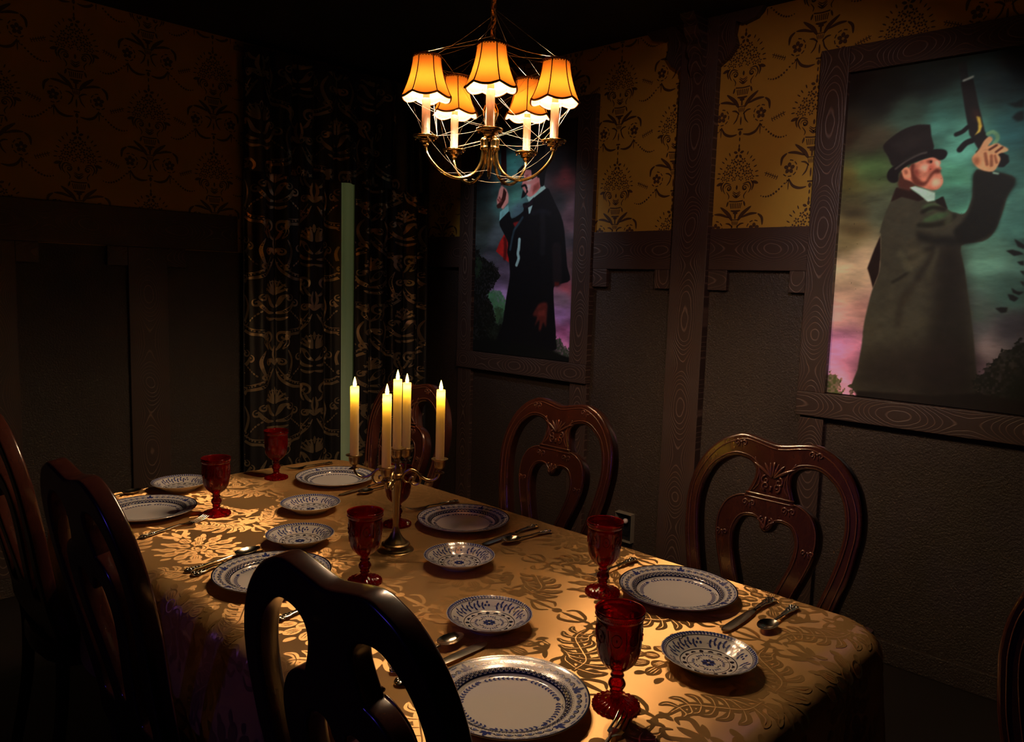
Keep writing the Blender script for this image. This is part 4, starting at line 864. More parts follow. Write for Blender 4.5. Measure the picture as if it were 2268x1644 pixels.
def carving_mesh():
    mb=MB(); out,HR,ring=chair_outline(); FY=.0185
    def tu(P,r,y=FY,n=4,**k):
        C=cat(P,n); V=lean([(x,y,z) for x,z in C]); tube(mb,[tuple(v) for v in V],r,6,**k)
    O=[(x*.955,1.0+(z-1.0)*.955 if z>1.0 else z) for x,z in out if z>.56]
    # reorder outer bead: two runs
    R_s=[(x-.009*(1 if x>0 else -1)*min(1,abs(x)/.1),z-.008*(z>1.0)) for x,z in out if z>.56 and x>=0]
    for s in (1,-1): tu([(s*x,z) for x,z in R_s],.0022)
    H2=[(x+.0*(x),z) for x,z in HR]
    c0=np.array(HR).mean(0)
    for s in (1,-1): tu([(s*(c0[0]+(x-c0[0])*1.07),c0[1]+(z-c0[1])*1.025) for x,z in HR[:16]],.0022); tu([(s*(x+.004*0),z+.004) for x,z in HR[19:]][::-1],.0022,y=FY)
    tu([(-.068,.957),(0,.957),(.068,.957)],.003); tu([(-.07,.946),(0,.946),(.07,.946)],.0022)
    cr=np.array(ring).mean(0); RR=[(cr[0]+(x-cr[0])*1.05,cr[1]+(z-cr[1])*1.03) for x,z in ring if z>.62 and x>=0 and z<.9]
    for s in (1,-1): tu([(s*x,z) for x,z in RR],.0022)
    def scroll(x,z,r,a0,sg,rad=.003):
        n=14; P=[]
        for i in range(n):
            t=i/(n-1); a=a0+sg*t*2*PI*1.15; q=r*(1-.8*t); P.append((x+q*math.cos(a),z+q*math.sin(a)))
        V=lean([(px,FY,pz) for px,pz in P]); tube(mb,[tuple(v) for v in V],lambda t:rad*(1-.4*t),6)
    for s in (1,-1):
        for (x,z,r) in ((.106,1.086,.009),(.056,.929,.009),(.122,.835,.007)):
            scroll(s*x-.011,z,r,0,1); scroll(s*x+.011,z,r,PI,-1); tu([(s*x-.006,z-.012),(s*x,z+.004),(s*x+.006,z-.012)],.002,n=3)
        scroll(s*.019,.998,.013,PI/2,-s,.0035); scroll(s*.016,.983,.012,-PI/2,s,.0035)
        # shield leaves
        for a,l,w_ in ((.55,.07,.005),(.95,.05,.0045),(1.3,.045,.004)):
            P=[(s*.002,1.006),(s*(.002+l*.5*math.cos(a)),1.006+l*.5*math.sin(a)*1.1),(s*l*math.cos(a),1.006+l*math.sin(a)*.95)]
            V=lean([(x,FY,z) for x,z in cat(P,4)]); tube(mb,[tuple(v) for v in V],lambda t,w_=w_:w_*math.sin(PI*min(.97,t*.85+.1)),6)
        tu([(s*.058,1.055),(s*.045,1.03),(s*.036,1.01),(s*.036,.985),(s*.05,.965)],.002)
        scroll(s*.012,.892,.009,PI/2,-s,.003); tu([(s*.002,.872),(s*.010,.884),(s*.024,.893)],.0028)
    tu([(0,.972),(0,.985)],.004,n=3); tu([(0,.868),(0,.902)],.0042,n=3); tu([(0,1.01),(0,1.05)],.004,n=3)
    me=mb.mesh('carving',[M['carve']],angle=180); return me
BACK=back_mesh(); CARVE=carving_mesh()
LEAN=.123; BACK2=back_mesh(); CARVE2=carving_mesh(); LEAN=.20   # the foreground chair sits a little more upright
def make_chair(label):
    t=empty('dining_chair',label=label,cat='chair',group='carved chairs around the table')
    link(BACK,'backrest',t); link(CARVE,'carving',t)
    mb=MB()
    def seat(w0,w1,y0,y1,z0,z1,inset,crown):
        P=[]; 
        O=[(-w0,y0),(w0,y0),(w1-.02,y1-.07),(w1-.07,y1-.012),(0,y1+.012),(-w1+.07,y1-.012),(-w1+.02,y1-.07)]
        C=cat(O,4,True); n=len(C); rings=[(1,z0),(1.0,z1-.012),(.985,z1-.003),(.94,z1),(.5,z1+crown),(.02,z1+crown*1.15)]; V=[];F=[]
        for s,z in rings:
            for x,y in C: V.append((x*s,(y-(y0+y1)/2)*s+(y0+y1)/2,z))
        for i in range(len(rings)-1):
            for k in range(n): F.append([i*n+k,i*n+(k+1)%n,(i+1)*n+(k+1)%n,(i+1)*n+k])
        F.append(list(range(n))[::-1]); F.append([(len(rings)-1)*n+k for k in range(n)]); return V,F
    V,F=seat(.185,.232,-.20,.195,.385,.44,0,.0); mb.add(V,F); mb.build('seat_rail',M['wood'],t)
    mb=MB(); V,F=seat(.165,.212,-.185,.18,.44,.472,0,.022); mb.add(V,F); mb.build('seat_cushion',M['seat'],t)
    for s in (-1,1):
        mb=MB(); P=cat([(s*.18,.155,.40),(s*.205,.178,.33),(s*.19,.165,.20),(s*.165,.14,.08),(s*.172,.155,.03),(s*.18,.165,.012)],4); tube(mb,P,lambda q:.030-.019*math.sin(min(q,.8)/.8*PI/2)+(.012 if q>.9 else 0),10); mb.build('leg',M['wood'],t)
        mb=MB(); P=cat([(s*.165,-.213,.50),(s*.165,-.205,.40),(s*.165,-.215,.22),(s*.172,-.25,.012)],4); tube(mb,P,lambda q:.020-.004*q,8); mb.build('leg',M['wood'],t)
    return t
c0=make_chair('carved mahogany chair, right-hand one of the two in front of the wall panels')
CH=[(1.6414,.9021,1.5436),(1.6466,1.6533,1.5629),(1.531,2.3134,1.5224),(.8412,.8533,-1.5518),(.8119,1.6309,-1.5747),(.8427,2.4827,-1.5708),(1.165,.03,PI/2-.05)]
CS=[(.998,.989),(.988,.994),(.993,.998),(.974,.989),(.985,.997),(1,1),(1,1)]
CL=[None,'carved mahogany chair against the wall panels between the candles and the next chair','carved mahogany chair partly hidden behind the lit candles','dark chair back in the foreground, silhouetted against the near plates','dark chair back on the left, second from the camera along the table','chair back cut by the left edge of the photo','chair just showing at the lower right edge of the photo']
for i,(x,y,a) in enumerate(CH):
    c=c0 if i==0 else copy_tree(c0)
    c.location=(x,y,0); c.rotation_euler=(0,0,a)
    if CL[i]: c['label']=CL[i]
    c.scale=(CS[i][0],1,CS[i][1])
    if i==3:
        for k in [o for o in bpy.data.objects if o.parent==c]:
            if k.name.startswith('backrest'): k.data=BACK2
            if k.name.startswith('carving'): k.data=CARVE2

# ------------------------------------------------------------------ china
def plate_prof_z(prof):
    R=np.array([p[0] for p in prof]);Z=np.array([p[1] for p in prof]); return lambda r:np.interp(r,R,Z)
def make_plate_mesh(small):
    if not small:
        RAD=.1376; top=smooth_prof([(0,.0045),(.05,.0045),(.086,.005),(.094,.008),(.100,.0135),(.112,.017),(.128,.0205),(.1368,.0230)],4); bot=[(.1376,.0220),(.1368,.0208),(.115,.0135),(.100,.009),(.092,.003),(.088,.0),(.082,.0),(.080,.002),(0,.002)]
    else:
        RAD=.091; top=smooth_prof([(0,.006),(.03,.0062),(.050,.007),(.060,.0115),(.074,.0205),(.084,.026),(.0902,.0290)],4); bot=[(.091,.0282),(.0898,.0268),(.07,.0145),(.055,.006),(.050,.0),(.045,.0),(.043,.003),(0,.003)]
    mb=MB()
    sc=(lambda r,z,t:(r*(1+.006*math.cos(26*t)*(r/RAD)**6),z)) if small else None
    lathe(mb,top[::1]+bot,72 if not small else 104,rf=sc)
    zf=plate_prof_z(top)
    def fn(V):
        r=np.hypot(V[:,0],V[:,1]); e=1e-4; sl=(zf(r+e)-zf(r-e))/(2*e); n=np.stack([-sl*V[:,0]/(r+1e-9),-sl*V[:,1]/(r+1e-9),np.ones(len(r))],1); n/=np.linalg.norm(n,axis=1)[:,None]
        return np.stack([V[:,0],V[:,1],zf(r)],1)+n*.00035
    def pol(p,q,a,r,rot=0,sc=1): p.put(q,rot=a-PI/2+rot,dx=r*math.cos(a),dy=r*math.sin(a),sc=sc)
    navy,blue,pale=Pat(),Pat(),Pat()
    if not small:
        navy.ring(0,0,.1358,.0030,n=96); navy.ring(0,0,.1066,.0012,n=96); navy.ring(0,0,.0962,.0018,n=96)
        for k in range(120): a=2*PI*k/120; navy.dot(.1093*math.cos(a),.1093*math.sin(a),.0009,6)
        # dark scroll band with small open loops
        for k in range(60):
            a=2*PI*k/60; c,s=math.cos(a),math.sin(a); navy.ring(.1013*c,.1013*s,.0026,.0017,n=8); a2=a+PI/60
            navy.stroke([(.0985*math.cos(a2),.0985*math.sin(a2)),(.1048*math.cos(a2),.1048*math.sin(a2))],.0028,2,'flat')
            blue.stroke([(.1046*math.cos(a-.03),.1046*math.sin(a-.03)),(.1050*c,.1050*s),(.1046*math.cos(a+.03),.1046*math.sin(a+.03))],.0013,2,'flat'); blue.stroke([(.0980*math.cos(a-.03),.0980*math.sin(a-.03)),(.0976*c,.0976*s),(.0980*math.cos(a+.03),.0980*math.sin(a+.03))],.0013,2,'flat')
        for g in range(6):
            ga=2*PI*g/6+.2
            fan=Pat()
            for a,l,w_ in ((PI/2,.019,.0075),(PI/2-.75,.0135,.0055),(PI/2+.75,.0135,.0055),(PI/2-1.35,.0105,.0038),(PI/2+1.35,.0105,.0038)): fan.leaf(.001*math.cos(a),.001*math.sin(a),a,l,w_)
            pol(blue,fan,ga,.1135)
            for k in range(6):
                a=ga+(.17+k*.1415); 
                if k<6:
                    arc=Pat(); arc.ring(0,0,.0068,.0017,.15,PI-.15,8); arc.stroke([(.0074,-.001),(.0074,.004)],.0011,2,'flat'); pol(navy,arc,a,.1160)
                    fl=Pat(); 
                    for q_ in range(3): fl.dot(.0022*math.cos(q_*2.09+PI/2),.0022*math.sin(q_*2.09+PI/2),.0025,6)
                    fl.leaf(0,0,-PI/2,.004,.0012); pol(pale,fl,a,.1180)
                lf=Pat(); 
                for q_ in range(3): x=(q_-1)*.0042; lf.leaf(x,0,.9,.0048,.0024,n=2); lf.leaf(x,0,-.9+PI,.0048,.0024,n=2); lf.leaf(x+.002,0,.1,.003,.0008,n=2)
                pol(pale,lf,a,.1288)
            # garland on the well
            for k in range(9):
                a=ga+.09+k*.1; gl=Pat(); gl.leaf(0,0,.7,.0072,.0036,n=2); gl.leaf(0,0,-.7,.0072,.0036,n=2); gl.stroke([(-.003,0),(.004,0)],.0007,2,'flat'); pol(blue,gl,a,.0835)
            f3=Pat(); 
            for q_ in range(5): f3.leaf(0,0,.3+q_*.63,.0075,.0028,n=2)
            pol(blue,f3,ga,.083)
            for k in range(5): a=ga+.35+k*.05; navy.dot(.0905*math.cos(a),.0905*math.sin(a),.0007,5)
            s2=Pat(); s2.stroke([(-.008,.001),(-.003,-.001),(.003,.0015),(.009,0)],.0012,3); pol(navy,s2,ga+.75,.0905)
    else:
        for k in range(78):
            a=2*PI*k/78; blue.stroke([(.0832*math.cos(a),.0832*math.sin(a)),(.0893*math.cos(a+.04),.0893*math.sin(a+.04))],.0036,2,'flat')
        blue.ring(0,0,.0876,.0016,n=78); navy.ring(0,0,.0815,.0011,n=72); navy.ring(0,0,.0535,.0016,n=72); navy.ring(0,0,.0400,.0011,n=60)
        for k in range(16):
            a=2*PI*k/16
            if k%4==0: tr=Pat(); tr.stroke([(-.006,0),(0,0)],.001,2); tr.leaf(0,-.001,PI/2,.0095,.009,n=2); pol(navy,tr,a,.0425)
            else: sc_=Pat(); sc_.ring(0,0,.0035,.0045,0,PI,8); pol(navy,sc_,a,.0435)
        for g in range(4):
            ga=g*PI/2
            lf=Pat(); lf.leaf(0,0,PI/2-.45,.012,.0065); lf.leaf(0,0,PI/2+.45,.012,.0065); pol(blue,lf,ga+PI/4,.003)
            pl=Pat(); pl.leaf(0,0,PI/2,.011,.005); pol(navy,pl,ga,.002)
            bw=Pat(); bw.stroke([(-.010,-.002),(-.005,.003),(0,.0005),(.005,.003),(.010,-.002)],.0018,3); pol(navy,bw,ga+PI/4,.020)
            sp=Pat()
            for q_ in range(3):
                for sg in (1,-1): sp.leaf(sg*(.003+.0045*q_),.002*q_*-1,PI/2-sg*.8,.0066,.0032,n=2)
            sp.leaf(0,0,PI/2,.006,.0024); pol(blue,sp,ga,.0265)
            for k in (1,2,3,4): ln=Pat(); pol(navy,ln,0,0)
            st=Pat(); st.stroke([(0,0),(0,.008)],.0010,2,'flat'); pol(navy,st,ga,.031)
            # rim sprays
            for k in range(9):
                a=ga+.18+k*.135; s_=Pat(); s_.leaf(0,0,1.1,.0095,.0044,n=2); s_.leaf(0,0,-1.1,.0095,.0044,n=2); s_.stroke([(-.004,0),(.004,0)],.0008,2,'flat'); pol(blue,s_,a,.0675+(.003 if k%2 else -.002))
            f3=Pat(); 
            for q_ in range(3): f3.dot(.0045*math.cos(q_*2.09+PI/2),.0045*math.sin(q_*2.09+PI/2),.0027,7)
            pol(blue,f3,ga,.069)
            for k in range(7): a=ga+.55+k*.045; navy.dot(.0785*math.cos(a),.0785*math.sin(a),.0008,5)
            s2=Pat(); s2.stroke([(-.010,.002),(-.004,-.001),(.003,.003),(.010,0)],.0014,3); pol(navy,s2,ga+.42,.0775)
    navy.emit(mb,fn,1); blue.emit(mb,fn,2); pale.emit(mb,fn,3)
    return mb.mesh('dinner_plate' if not small else 'bread_plate',[M['china'],M['navy'],M['blue'],M['palebl']],angle=50)
PL=make_plate_mesh(False); BP=make_plate_mesh(True)
PLATES=[((1.557,.933),'dinner plate by the near right corner of the table, beside a red goblet'),((1.539,1.662),'blue and white dinner plate right of the candelabra'),((1.526,2.323),'blue and white dinner plate behind the leftmost candle'),
 ((.919,.865),'largest-looking blue and white dinner plate at the bottom centre, cut by the foreground chair'),((.905,1.642),'blue and white dinner plate mostly hidden behind the foreground chair back'),((.888,2.348),'blue and white dinner plate at far left, beside the left red goblet and its fork')]
for i,((x,y),l) in enumerate(PLATES):
    o=link(PL,'dinner_plate'); o.location=(x,y,TZ+.0007); o.rotation_euler=(0,0,[.3,1.2,2.4,.25,1.0,2.0][i]); tag(o,l,'plate','blue and white dinner plates')
BPL=[((1.302,.704),'small blue and white bread plate touching the knife tip, near right corner'),((1.304,1.42),'small blue and white bread plate in front of the candelabra foot, to its right'),((1.271,2.071),'small blue and white bread plate in front of the farthest right dinner plate'),
 ((1.114,1.115),'small blue and white bread plate just above the nearest silver spoon'),((1.09,1.829),'small blue and white bread plate just above the foreground chair back'),((1.075,2.560),'small blue and white bread plate behind the left red goblet')]
for i,((x,y),l) in enumerate(BPL):
    o=link(BP,'bread_plate'); o.location=(x,y,TZ+.0007); o.rotation_euler=(0,0,[-.75,-.75,-.8,-.7,-.8,-.7][i]); tag(o,l,'small plate','small blue and white bread plates')
# ------------------------------------------------------------------ goblets
def goblet_mesh():
    mb=MB(); out=smooth_prof([(.0,.0),(.038,.0),(.0405,.003),(.039,.0065),(.024,.0125),(.0125,.019),(.0100,.024),(.0120,.0265),(.0105,.030),(.0125,.034),(.0155,.041),(.0120,.049),(.0095,.0525),(.0120,.0565),(.0105,.061),(.0130,.066),(.0255,.077),(.0345,.092),(.0385,.110),(.0395,.135),(.0400,.156),(.0395,.160),(.0415,.164),(.0425,.172)],3)
    inn=smooth_prof([(.0432,.1745),(.0420,.1755),(.0402,.172),(.0378,.158),(.0370,.130),(.0355,.108),(.0310,.092),(.021,.079),(.008,.0725),(0,.0715)],3)
    def rf(r,z,t):
        if z<.0125 and r>.012: r=r*(1+.022*math.cos(24*t)); z=z+(.0012*math.cos(24*t) if .003<z else 0)*min(1,(r-.012)/.02)
        if .066<z<.108 and r>.012: r=r*(1+.020*math.cos(20*t)*math.sin(PI*(z-.066)/.042))
        return r,z
    V0=out; lathe(mb,V0,96,rf=rf); lathe(mb,inn,48)
    # pressed pattern in relief on the bowl
    for k in range(8):
        a=2*PI*k/8; P=[]
        for i in range(15):
            q=i/14*2*PI; aa=a+.22*math.cos(q); z=.134+.011*math.sin(q); P.append((.0398*math.cos(aa),.0398*math.sin(aa),z))
        tube(mb,P[:-1],.0008,5,closed=True)
        blob(mb,(.0398*math.cos(a),.0398*math.sin(a),.134),(.0016,.0016,.003),6); a2=a+PI/8
        tube(mb,[(.0395*math.cos(a2),.0395*math.sin(a2),.118),(.0398*math.cos(a2+.03),.0398*math.sin(a2+.03),.134),(.0400*math.cos(a2),.0400*math.sin(a2),.150)],.0009,5)
    for k in range(72): a=2*PI*k/72; blob(mb,(.0418*math.cos(a),.0418*math.sin(a),.1655),(.0012,.0012,.0012),5)
    return mb.mesh('goblet',[M['ruby']],angle=60)
GB=goblet_mesh()
for (x,y),l in (((1.054,.740),'ruby red glass goblet nearest the camera, a fork lying against its foot'),((1.436,1.062),'ruby red glass goblet standing left of the near right dinner plate'),((1.388,1.786),'ruby red glass goblet right behind the candelabra stem'),
  ((1.391,2.494),'farthest ruby red glass goblet, standing before the black curtain'),((1.059,1.485),'ruby red glass goblet just left of the candelabra foot'),((1.039,2.218),'ruby red glass goblet on the left beside a dinner plate and fork')):
    o=link(GB,'goblet'); o.location=(x,y,TZ+.0008); o.rotation_euler=(0,0,random.random()*3); tag(o,l,'goblet','ruby red glass goblets')
# ------------------------------------------------------------------ cutlery (local +x from handle end to business end)
def slab(mb,rows):
    # rows: (x, halfwidth, z, thick) ; elliptical-ish cross-section strip
    V=[];F=[];n=8
    for x,w_,z,t in rows:
        for k in range(n):
            a=2*PI*k/n; V.append((x,w_*math.cos(a),z+t*.5*math.sin(a)*(1.0)))
    for i in range(len(rows)-1):
        for k in range(n): F.append([i*n+k,(i+1)*n+k,(i+1)*n+(k+1)%n,i*n+(k+1)%n])
    F.append(list(range(n))); F.append([(len(rows)-1)*n+k for k in range(n)][::-1]); mb.add(V,F)
def handle(mb,L,fat=1.0,z1=.008):
    rows=[(0,.002,.004,.002),(.003,.0075*fat,.004,.005*fat),(.010,.0112*fat,.0045,.0055*fat),(.018,.0100*fat,.0045,.005*fat),(.024,.0072*fat,.005,.005*fat),(.030,.0085*fat,.005,.005*fat),(.040,.0066*fat,.005,.005*fat),(.055,.0048*fat,.006,.0045*fat),(.075,.0042*fat,.0065,.004*fat),(L,.0030 if fat<1.2 else .0065,z1,.004)]
    slab(mb,rows)
    for x,y,r in ((.006,0,.0032),(.012,.0065,.0030),(.012,-.0065,.0030),(.014,0,.0036),(.021,.003,.0024),(.021,-.003,.0024),(.028,0,.0030),(.035,.0035,.0020),(.035,-.0035,.0020),(.042,0,.0024),(.050,0,.0018)):
        blob(mb,(x,y*fat,.0068),(r*1.5,r,.0020),8)
    for s in (1,-1): tube(mb,[(.004,s*.006*fat,.0055),(.013,s*.0112*fat,.006),(.022,s*.0070*fat,.006),(.032,s*.0085*fat,.006),(.050,s*.0050*fat,.0065),(.075,s*.0040*fat,.007)],.0011,5)
def fork_mesh():
    mb=MB(); handle(mb,.118); slab(mb,[(.116,.0030,.008,.004),(.128,.0055,.006,.003),(.138,.0120,.004,.0022),(.150,.0130,.0035,.002),(.153,.0128,.0035,.002)])
    for k in range(4):
        y=(k-1.5)*.0072; slab(mb,[]) if 0 else None
        rows=[(.151,.0022,.0036,.0020),(.165,.0020,.0045,.0019),(.182,.0018,.0075,.0018),(.198,.0010,.0125,.0014)]
        b=MB(); slab(b,rows); V=np.concatenate(b.v); V[:,1]+=y; mb.add(V,b.f)
    return mb.mesh('fork',[M['silver']],angle=40)
def knife_mesh():
    mb=MB(); handle(mb,.098,1.15,.006); V=[];F=[]
    rows=[(.096,.0062,.0050),(.105,.0048,.0030),(.112,.0085,.0022),(.16,.0098,.0018),(.21,.0100,.0015),(.228,.0085,.0013),(.238,.004,.001),(.241,.0008,.0008)]
    for x,w_,t in rows:
        for s,zz in ((-1,0),(0,t),(1,0),(0,-t)): V.append((x,s*w_+(.002 if x>.15 and s>0 else 0),.006*(1-.6*x/.24)+zz*.8+.0012))
    n=4
    for i in range(len(rows)-1):
        for k in range(4): F.append([i*n+k,i*n+(k+1)%4,(i+1)*n+(k+1)%4,(i+1)*n+k])
    F.append([0,1,2,3]); F.append([(len(rows)-1)*n+k for k in range(4)]); mb.add(V,F); return mb.mesh('knife',[M['silver']],angle=30)
def spoon_mesh(L=.185):
    mb=MB(); h=L-.062; handle(mb,h*.96); slab(mb,[(h*.94,.0030,.008,.004),(h+.002,.0036,.007,.0035)])
    V=[];F=[];a=20;b=7; cx=h+.032
    for j in range(b+1):
        r=j/b
        for i in range(a):
            t=2*PI*i/a; x=math.cos(t)*.032*r; y=math.sin(t)*.0195*r*(1+.12*math.cos(t+PI)); z=.0012+.0088*r**2.2; V.append((cx+x,y,z))
    m0=len(V)
    V+= [(x,y,z+.0010) for x,y,z in V]
    for j in range(b):
        for i in range(a): q=[j*a+i,(j+1)*a+i,(j+1)*a+(i+1)%a,j*a+(i+1)%a]; F.append(q[::-1]); F.append([k+m0 for k in q])
    for i in range(a): F.append([b*a+i,b*a+(i+1)%a,b*a+(i+1)%a+m0,b*a+i+m0])
    mb.add(V,F); return mb.mesh('spoon',[M['silver']],angle=60)
FK,KN,SP=fork_mesh(),knife_mesh(),spoon_mesh()
def lay(me,name,h,e,L,label,cat_,z=0):
    o=link(me,name); a=math.atan2(e[1]-h[1],e[0]-h[0]); s=min(1.15,max(.9,math.hypot(e[0]-h[0],e[1]-h[1])/L)); o.location=(h[0],h[1],TZ+.0008+z); o.rotation_euler=(0,0,a); o.scale=(s,1.05,1.05); tag(o,label,cat_,{'fork':'silver forks','knife':'silver knives','spoon':'silver spoons'}[cat_]); return o
lay(KN,'knife',(1.704,.764),(1.455,.759),.241,'silver knife with its tip at the near right bread plate','knife'); lay(SP,'spoon',(1.700,.708),(1.512,.700),.185,'silver spoon nearest the right front corner of the table','spoon')
lay(FK,'fork',(1.680,1.137),(1.475,1.130),.198,'silver fork behind the stem of the goblet beside the near right plate','fork')
lay(KN,'knife',(1.690,1.501),(1.449,1.486),.241,'silver knife right of the candelabra, beside the spoon','knife'); lay(SP,'spoon',(1.683,1.440),(1.498,1.457),.185,'silver spoon lying beside the knife right of the candelabra','spoon')
lay(FK,'fork',(1.688,1.847),(1.488,1.865),.198,'silver fork along the far rim of the plate right of the candelabra','fork')
lay(KN,'knife',(1.665,2.195),(1.428,2.154),.241,'silver knife passing behind the candelabra arm','knife'); lay(SP,'spoon',(1.668,2.150),(1.485,2.120),.185,'silver spoon left of the candelabra cups','spoon')
lay(FK,'fork',(1.668,2.558),(1.475,2.566),.198,'silver fork behind the farthest dinner plate','fork')
lay(SP,'spoon',(.835,1.088),(1.028,1.108),.185,'silver spoon just right of the foreground chair back, under the bread plate','spoon',.001); lay(KN,'knife',(.815,1.048),(1.049,1.055),.241,'silver knife with its tip showing past the foreground chair','knife')
lay(FK,'fork',(.860,.652),(1.032,.704),.198,'silver fork leaning toward the foot of the nearest goblet','fork')
lay(SP,'spoon',(.768,1.815),(.998,1.848),.185,'silver spoon above the foreground chair, with a shining bowl','spoon'); lay(KN,'knife',(.772,1.782),(.985,1.83),.241,'silver knife left of the foreground chair, half under the plate rim','knife')
lay(FK,'fork',(.788,1.424),(.985,1.452),.198,'silver fork seen through the opening of the foreground chair back','fork')
lay(FK,'fork',(.780,2.130),(.996,2.192),.198,'silver fork reaching the foot of the left goblet','fork'); lay(SP,'spoon',(.780,2.560),(.965,2.610),.185,'dark silver spoon at the far left edge of the table','spoon')
# ------------------------------------------------------------------ candelabra and candles
CX0,CY0=1.252,1.617
cb=empty('candelabra',(CX0,CY0,TZ+.0008),label='five-light antique brass candelabra standing in the middle of the table',cat='candelabra')
mb=MB(); lathe(mb,smooth_prof([(0,0),(.0455,0),(.0465,.003),(.044,.0065),(.0425,.008),(.040,.012),(.0375,.0185),(.032,.0205),(.030,.023),(.020,.034),(.0125,.048),(.0095,.058),(.0080,.066)],4),56); mb.build('base',M['abrass'],cb)
mb=MB(); lathe(mb,smooth_prof([(.0078,.064),(.0082,.08),(.0095,.12),(.0125,.165),(.0145,.190),(.0150,.1935),(.0125,.196),(.0125,.2),(.0165,.203),(.0165,.207),(.0125,.210),(.011,.214),(.010,.225),(.008,.232),(.0065,.24),(.0,.24)],4),40,rf=lambda r,z,t:(r*(1+(.05*math.cos(10*t) if .08<z<.19 else 0)),z)); mb.build('stem',M['abrass'],cb)
RA=.115; AZ0=math.atan2(-CY0,-CX0)-.225
def cup(mb,c,s=1):
    lathe(mb,smooth_prof([(0,-.036),(.012,-.036),(.0125,-.034),(.0065,-.032),(.005,-.029),(.0055,-.026),(.0105,-.023),(.0135,-.016),(.0145,-.006),(.0155,-.001),(.0215,.0005),(.0222,.0022),(.0215,.003),(.0148,.0022),(.0132,.0018),(.0128,-.010),(0,-.012)],3),32,c)
cups=[]
for k in range(4):
    a=AZ0+k*PI/2; ca,sa=math.cos(a),math.sin(a); zc=.252
    mb=MB(); f=lambda r,z:(r*ca,r*sa,z)
    tube(mb,[f(*p) for p in cat([(.012,.196),(.022,.212),(.036,.221),(.052,.217),(.066,.204),(.082,.196),(.098,.196),(.110,.204),(.115,.216)],5)],lambda t:.0038-.0012*abs(t-.4),8)
    tube(mb,[f(*p) for p in cat([(.056,.214),(.064,.203),(.064,.190),(.054,.181),(.041,.183),(.035,.193),(.040,.201),(.047,.199),(.047,.192)],5)],lambda t:.0034*(1-.35*t),8)
    tube(mb,[f(*p) for p in cat([(.036,.221),(.024,.213),(.018,.199),(.024,.188),(.033,.187)],5)],lambda t:.0030*(1-.35*t),8)
    tube(mb,[f(*p) for p in cat([(.052,.217),(.060,.213),(.070,.210)],4)],lambda t:.0026*(1-.9*t),6)
    mb.build('arm',M['abrass'],cb)
    mb=MB(); cup(mb,(RA*ca,RA*sa,zc)); mb.build('candle_cup',M['abrass'],cb); cups.append((CX0+RA*ca,CY0+RA*sa,TZ+.0008+zc))
mb=MB(); cup(mb,(0,0,.275)); mb.build('candle_cup',M['abrass'],cb); cups.append((CX0,CY0,TZ+.0008+.275))
wax=MB(); H=.198; lathe(wax,[(0,H-.003),(.006,H-.0035),(.0098,H-.0005),(.0108,H),(.0113,H-.002),(.0117,0),(.0098,0),(.0096,.0)],28)
WAX=wax.mesh('wax_body',[M['wax']],angle=50)
fl=MB(); lathe(fl,smooth_prof([(0,0),(.0030,.0005),(.0046,.006),(.0049,.010),(.0034,.018),(.0012,.026),(0,.029)],3),14); FLM=fl.mesh('flame_tip',[M['flame']],angle=180)
LBL=['leftmost lit ivory candle in the candelabra','lit ivory candle in the front cup of the candelabra','rightmost lit ivory candle in the candelabra','lit ivory candle in the rear cup, just right of the tallest one','tallest lit ivory candle, in the centre of the candelabra']
order=[1,2,3,0,4]
for k,c in enumerate(cups):
    lab={0:LBL[1],1:LBL[2],2:LBL[3],3:LBL[0],4:LBL[4]}[k]
    t=empty('candle',(c[0],c[1],c[2]-.0118),label=lab,cat='candle',group='lit candles in the candelabra')
    link(WAX,'wax_body',t); f=link(FLM,'flame_tip',t); f.location=(0,0,H-.003)
    l=bpy.data.lights.new('candle_light','POINT'); l.energy=E_CAND; l.color=(1,.62,.10); l.shadow_soft_size=.003; o=bpy.data.objects.new('candle_light',l); COL.objects.link(o); o.parent=t; o.location=(0,0,H-.011)
# ------------------------------------------------------------------ chandelier
HX,HY,HZ=1.609,1.6625,1.878; RR=.19; A0=math.atan2(-HY,-HX)-.009
ch=empty('chandelier',(HX,HY,HZ),label='brass five-arm chandelier with scalloped amber shades hanging above the table',cat='chandelier')
mb=MB(); lathe(mb,smooth_prof([(0,-.098),(.003,-.094),(.006,-.075),(.0085,-.058),(.0095,-.045),(.0065,-.034),(.010,-.022),(.026,-.016),(.028,-.010),(.0265,-.006),(.0275,.006),(.0285,.010),(.026,.016),(.018,.021),(.012,.030),(.009,.045),(.013,.06),(.020,.078),(.022,.095),(.014,.115),(.008,.13),(.0075,.17),(.012,.19),(.016,.205),(.010,.222),(.006,.235),(0,.24)],3),40); mb.build('centre_column',M['brass'],ch)
mb=MB()
z=.238
for i in range(19):
    P=[]
    for k in range(12):
        a=2*PI*k/12; x=.0085*math.cos(a); zz=.016*math.sin(a)
        P.append((x,0,z+zz+.013) if i%2 else (0,x,z+zz+.013))
    tube(mb,P,.0024,6,closed=True); z+=.0272
mb.build('chain',M['abrass'],ch)
mb=MB(); P=[(.005*math.cos(i*.9)+.002,.005*math.sin(i*.9),.235+i*.0085) for i in range(66)]; tube(mb,P,.0028,6); mb.build('cord',M['cord'],ch)
mb=MB(); lathe(mb,smooth_prof([(0,.812-0),(.05,.811),(.052,.803),(.045,.793),(.02,.785),(.008,.775),(0,.775)],3),32); mb.build('ceiling_rose',M['brass'],ch)
def shade_pt(s,t):
    # s 0 top..1 bottom ; 6 panels, seams at multiples of 60 deg
    ph=(t/(PI/3))%1.0; sc=math.sin(PI*ph)
    r=.0385+.0295*s**1.7; r=r*(1-.035*sc*(1-.3*s)) ; z=.224-.110*s
    z-= s**6*(.010*sc-.004); r+=.003*sc*s**8
    return r,z
SN=72;ST=16
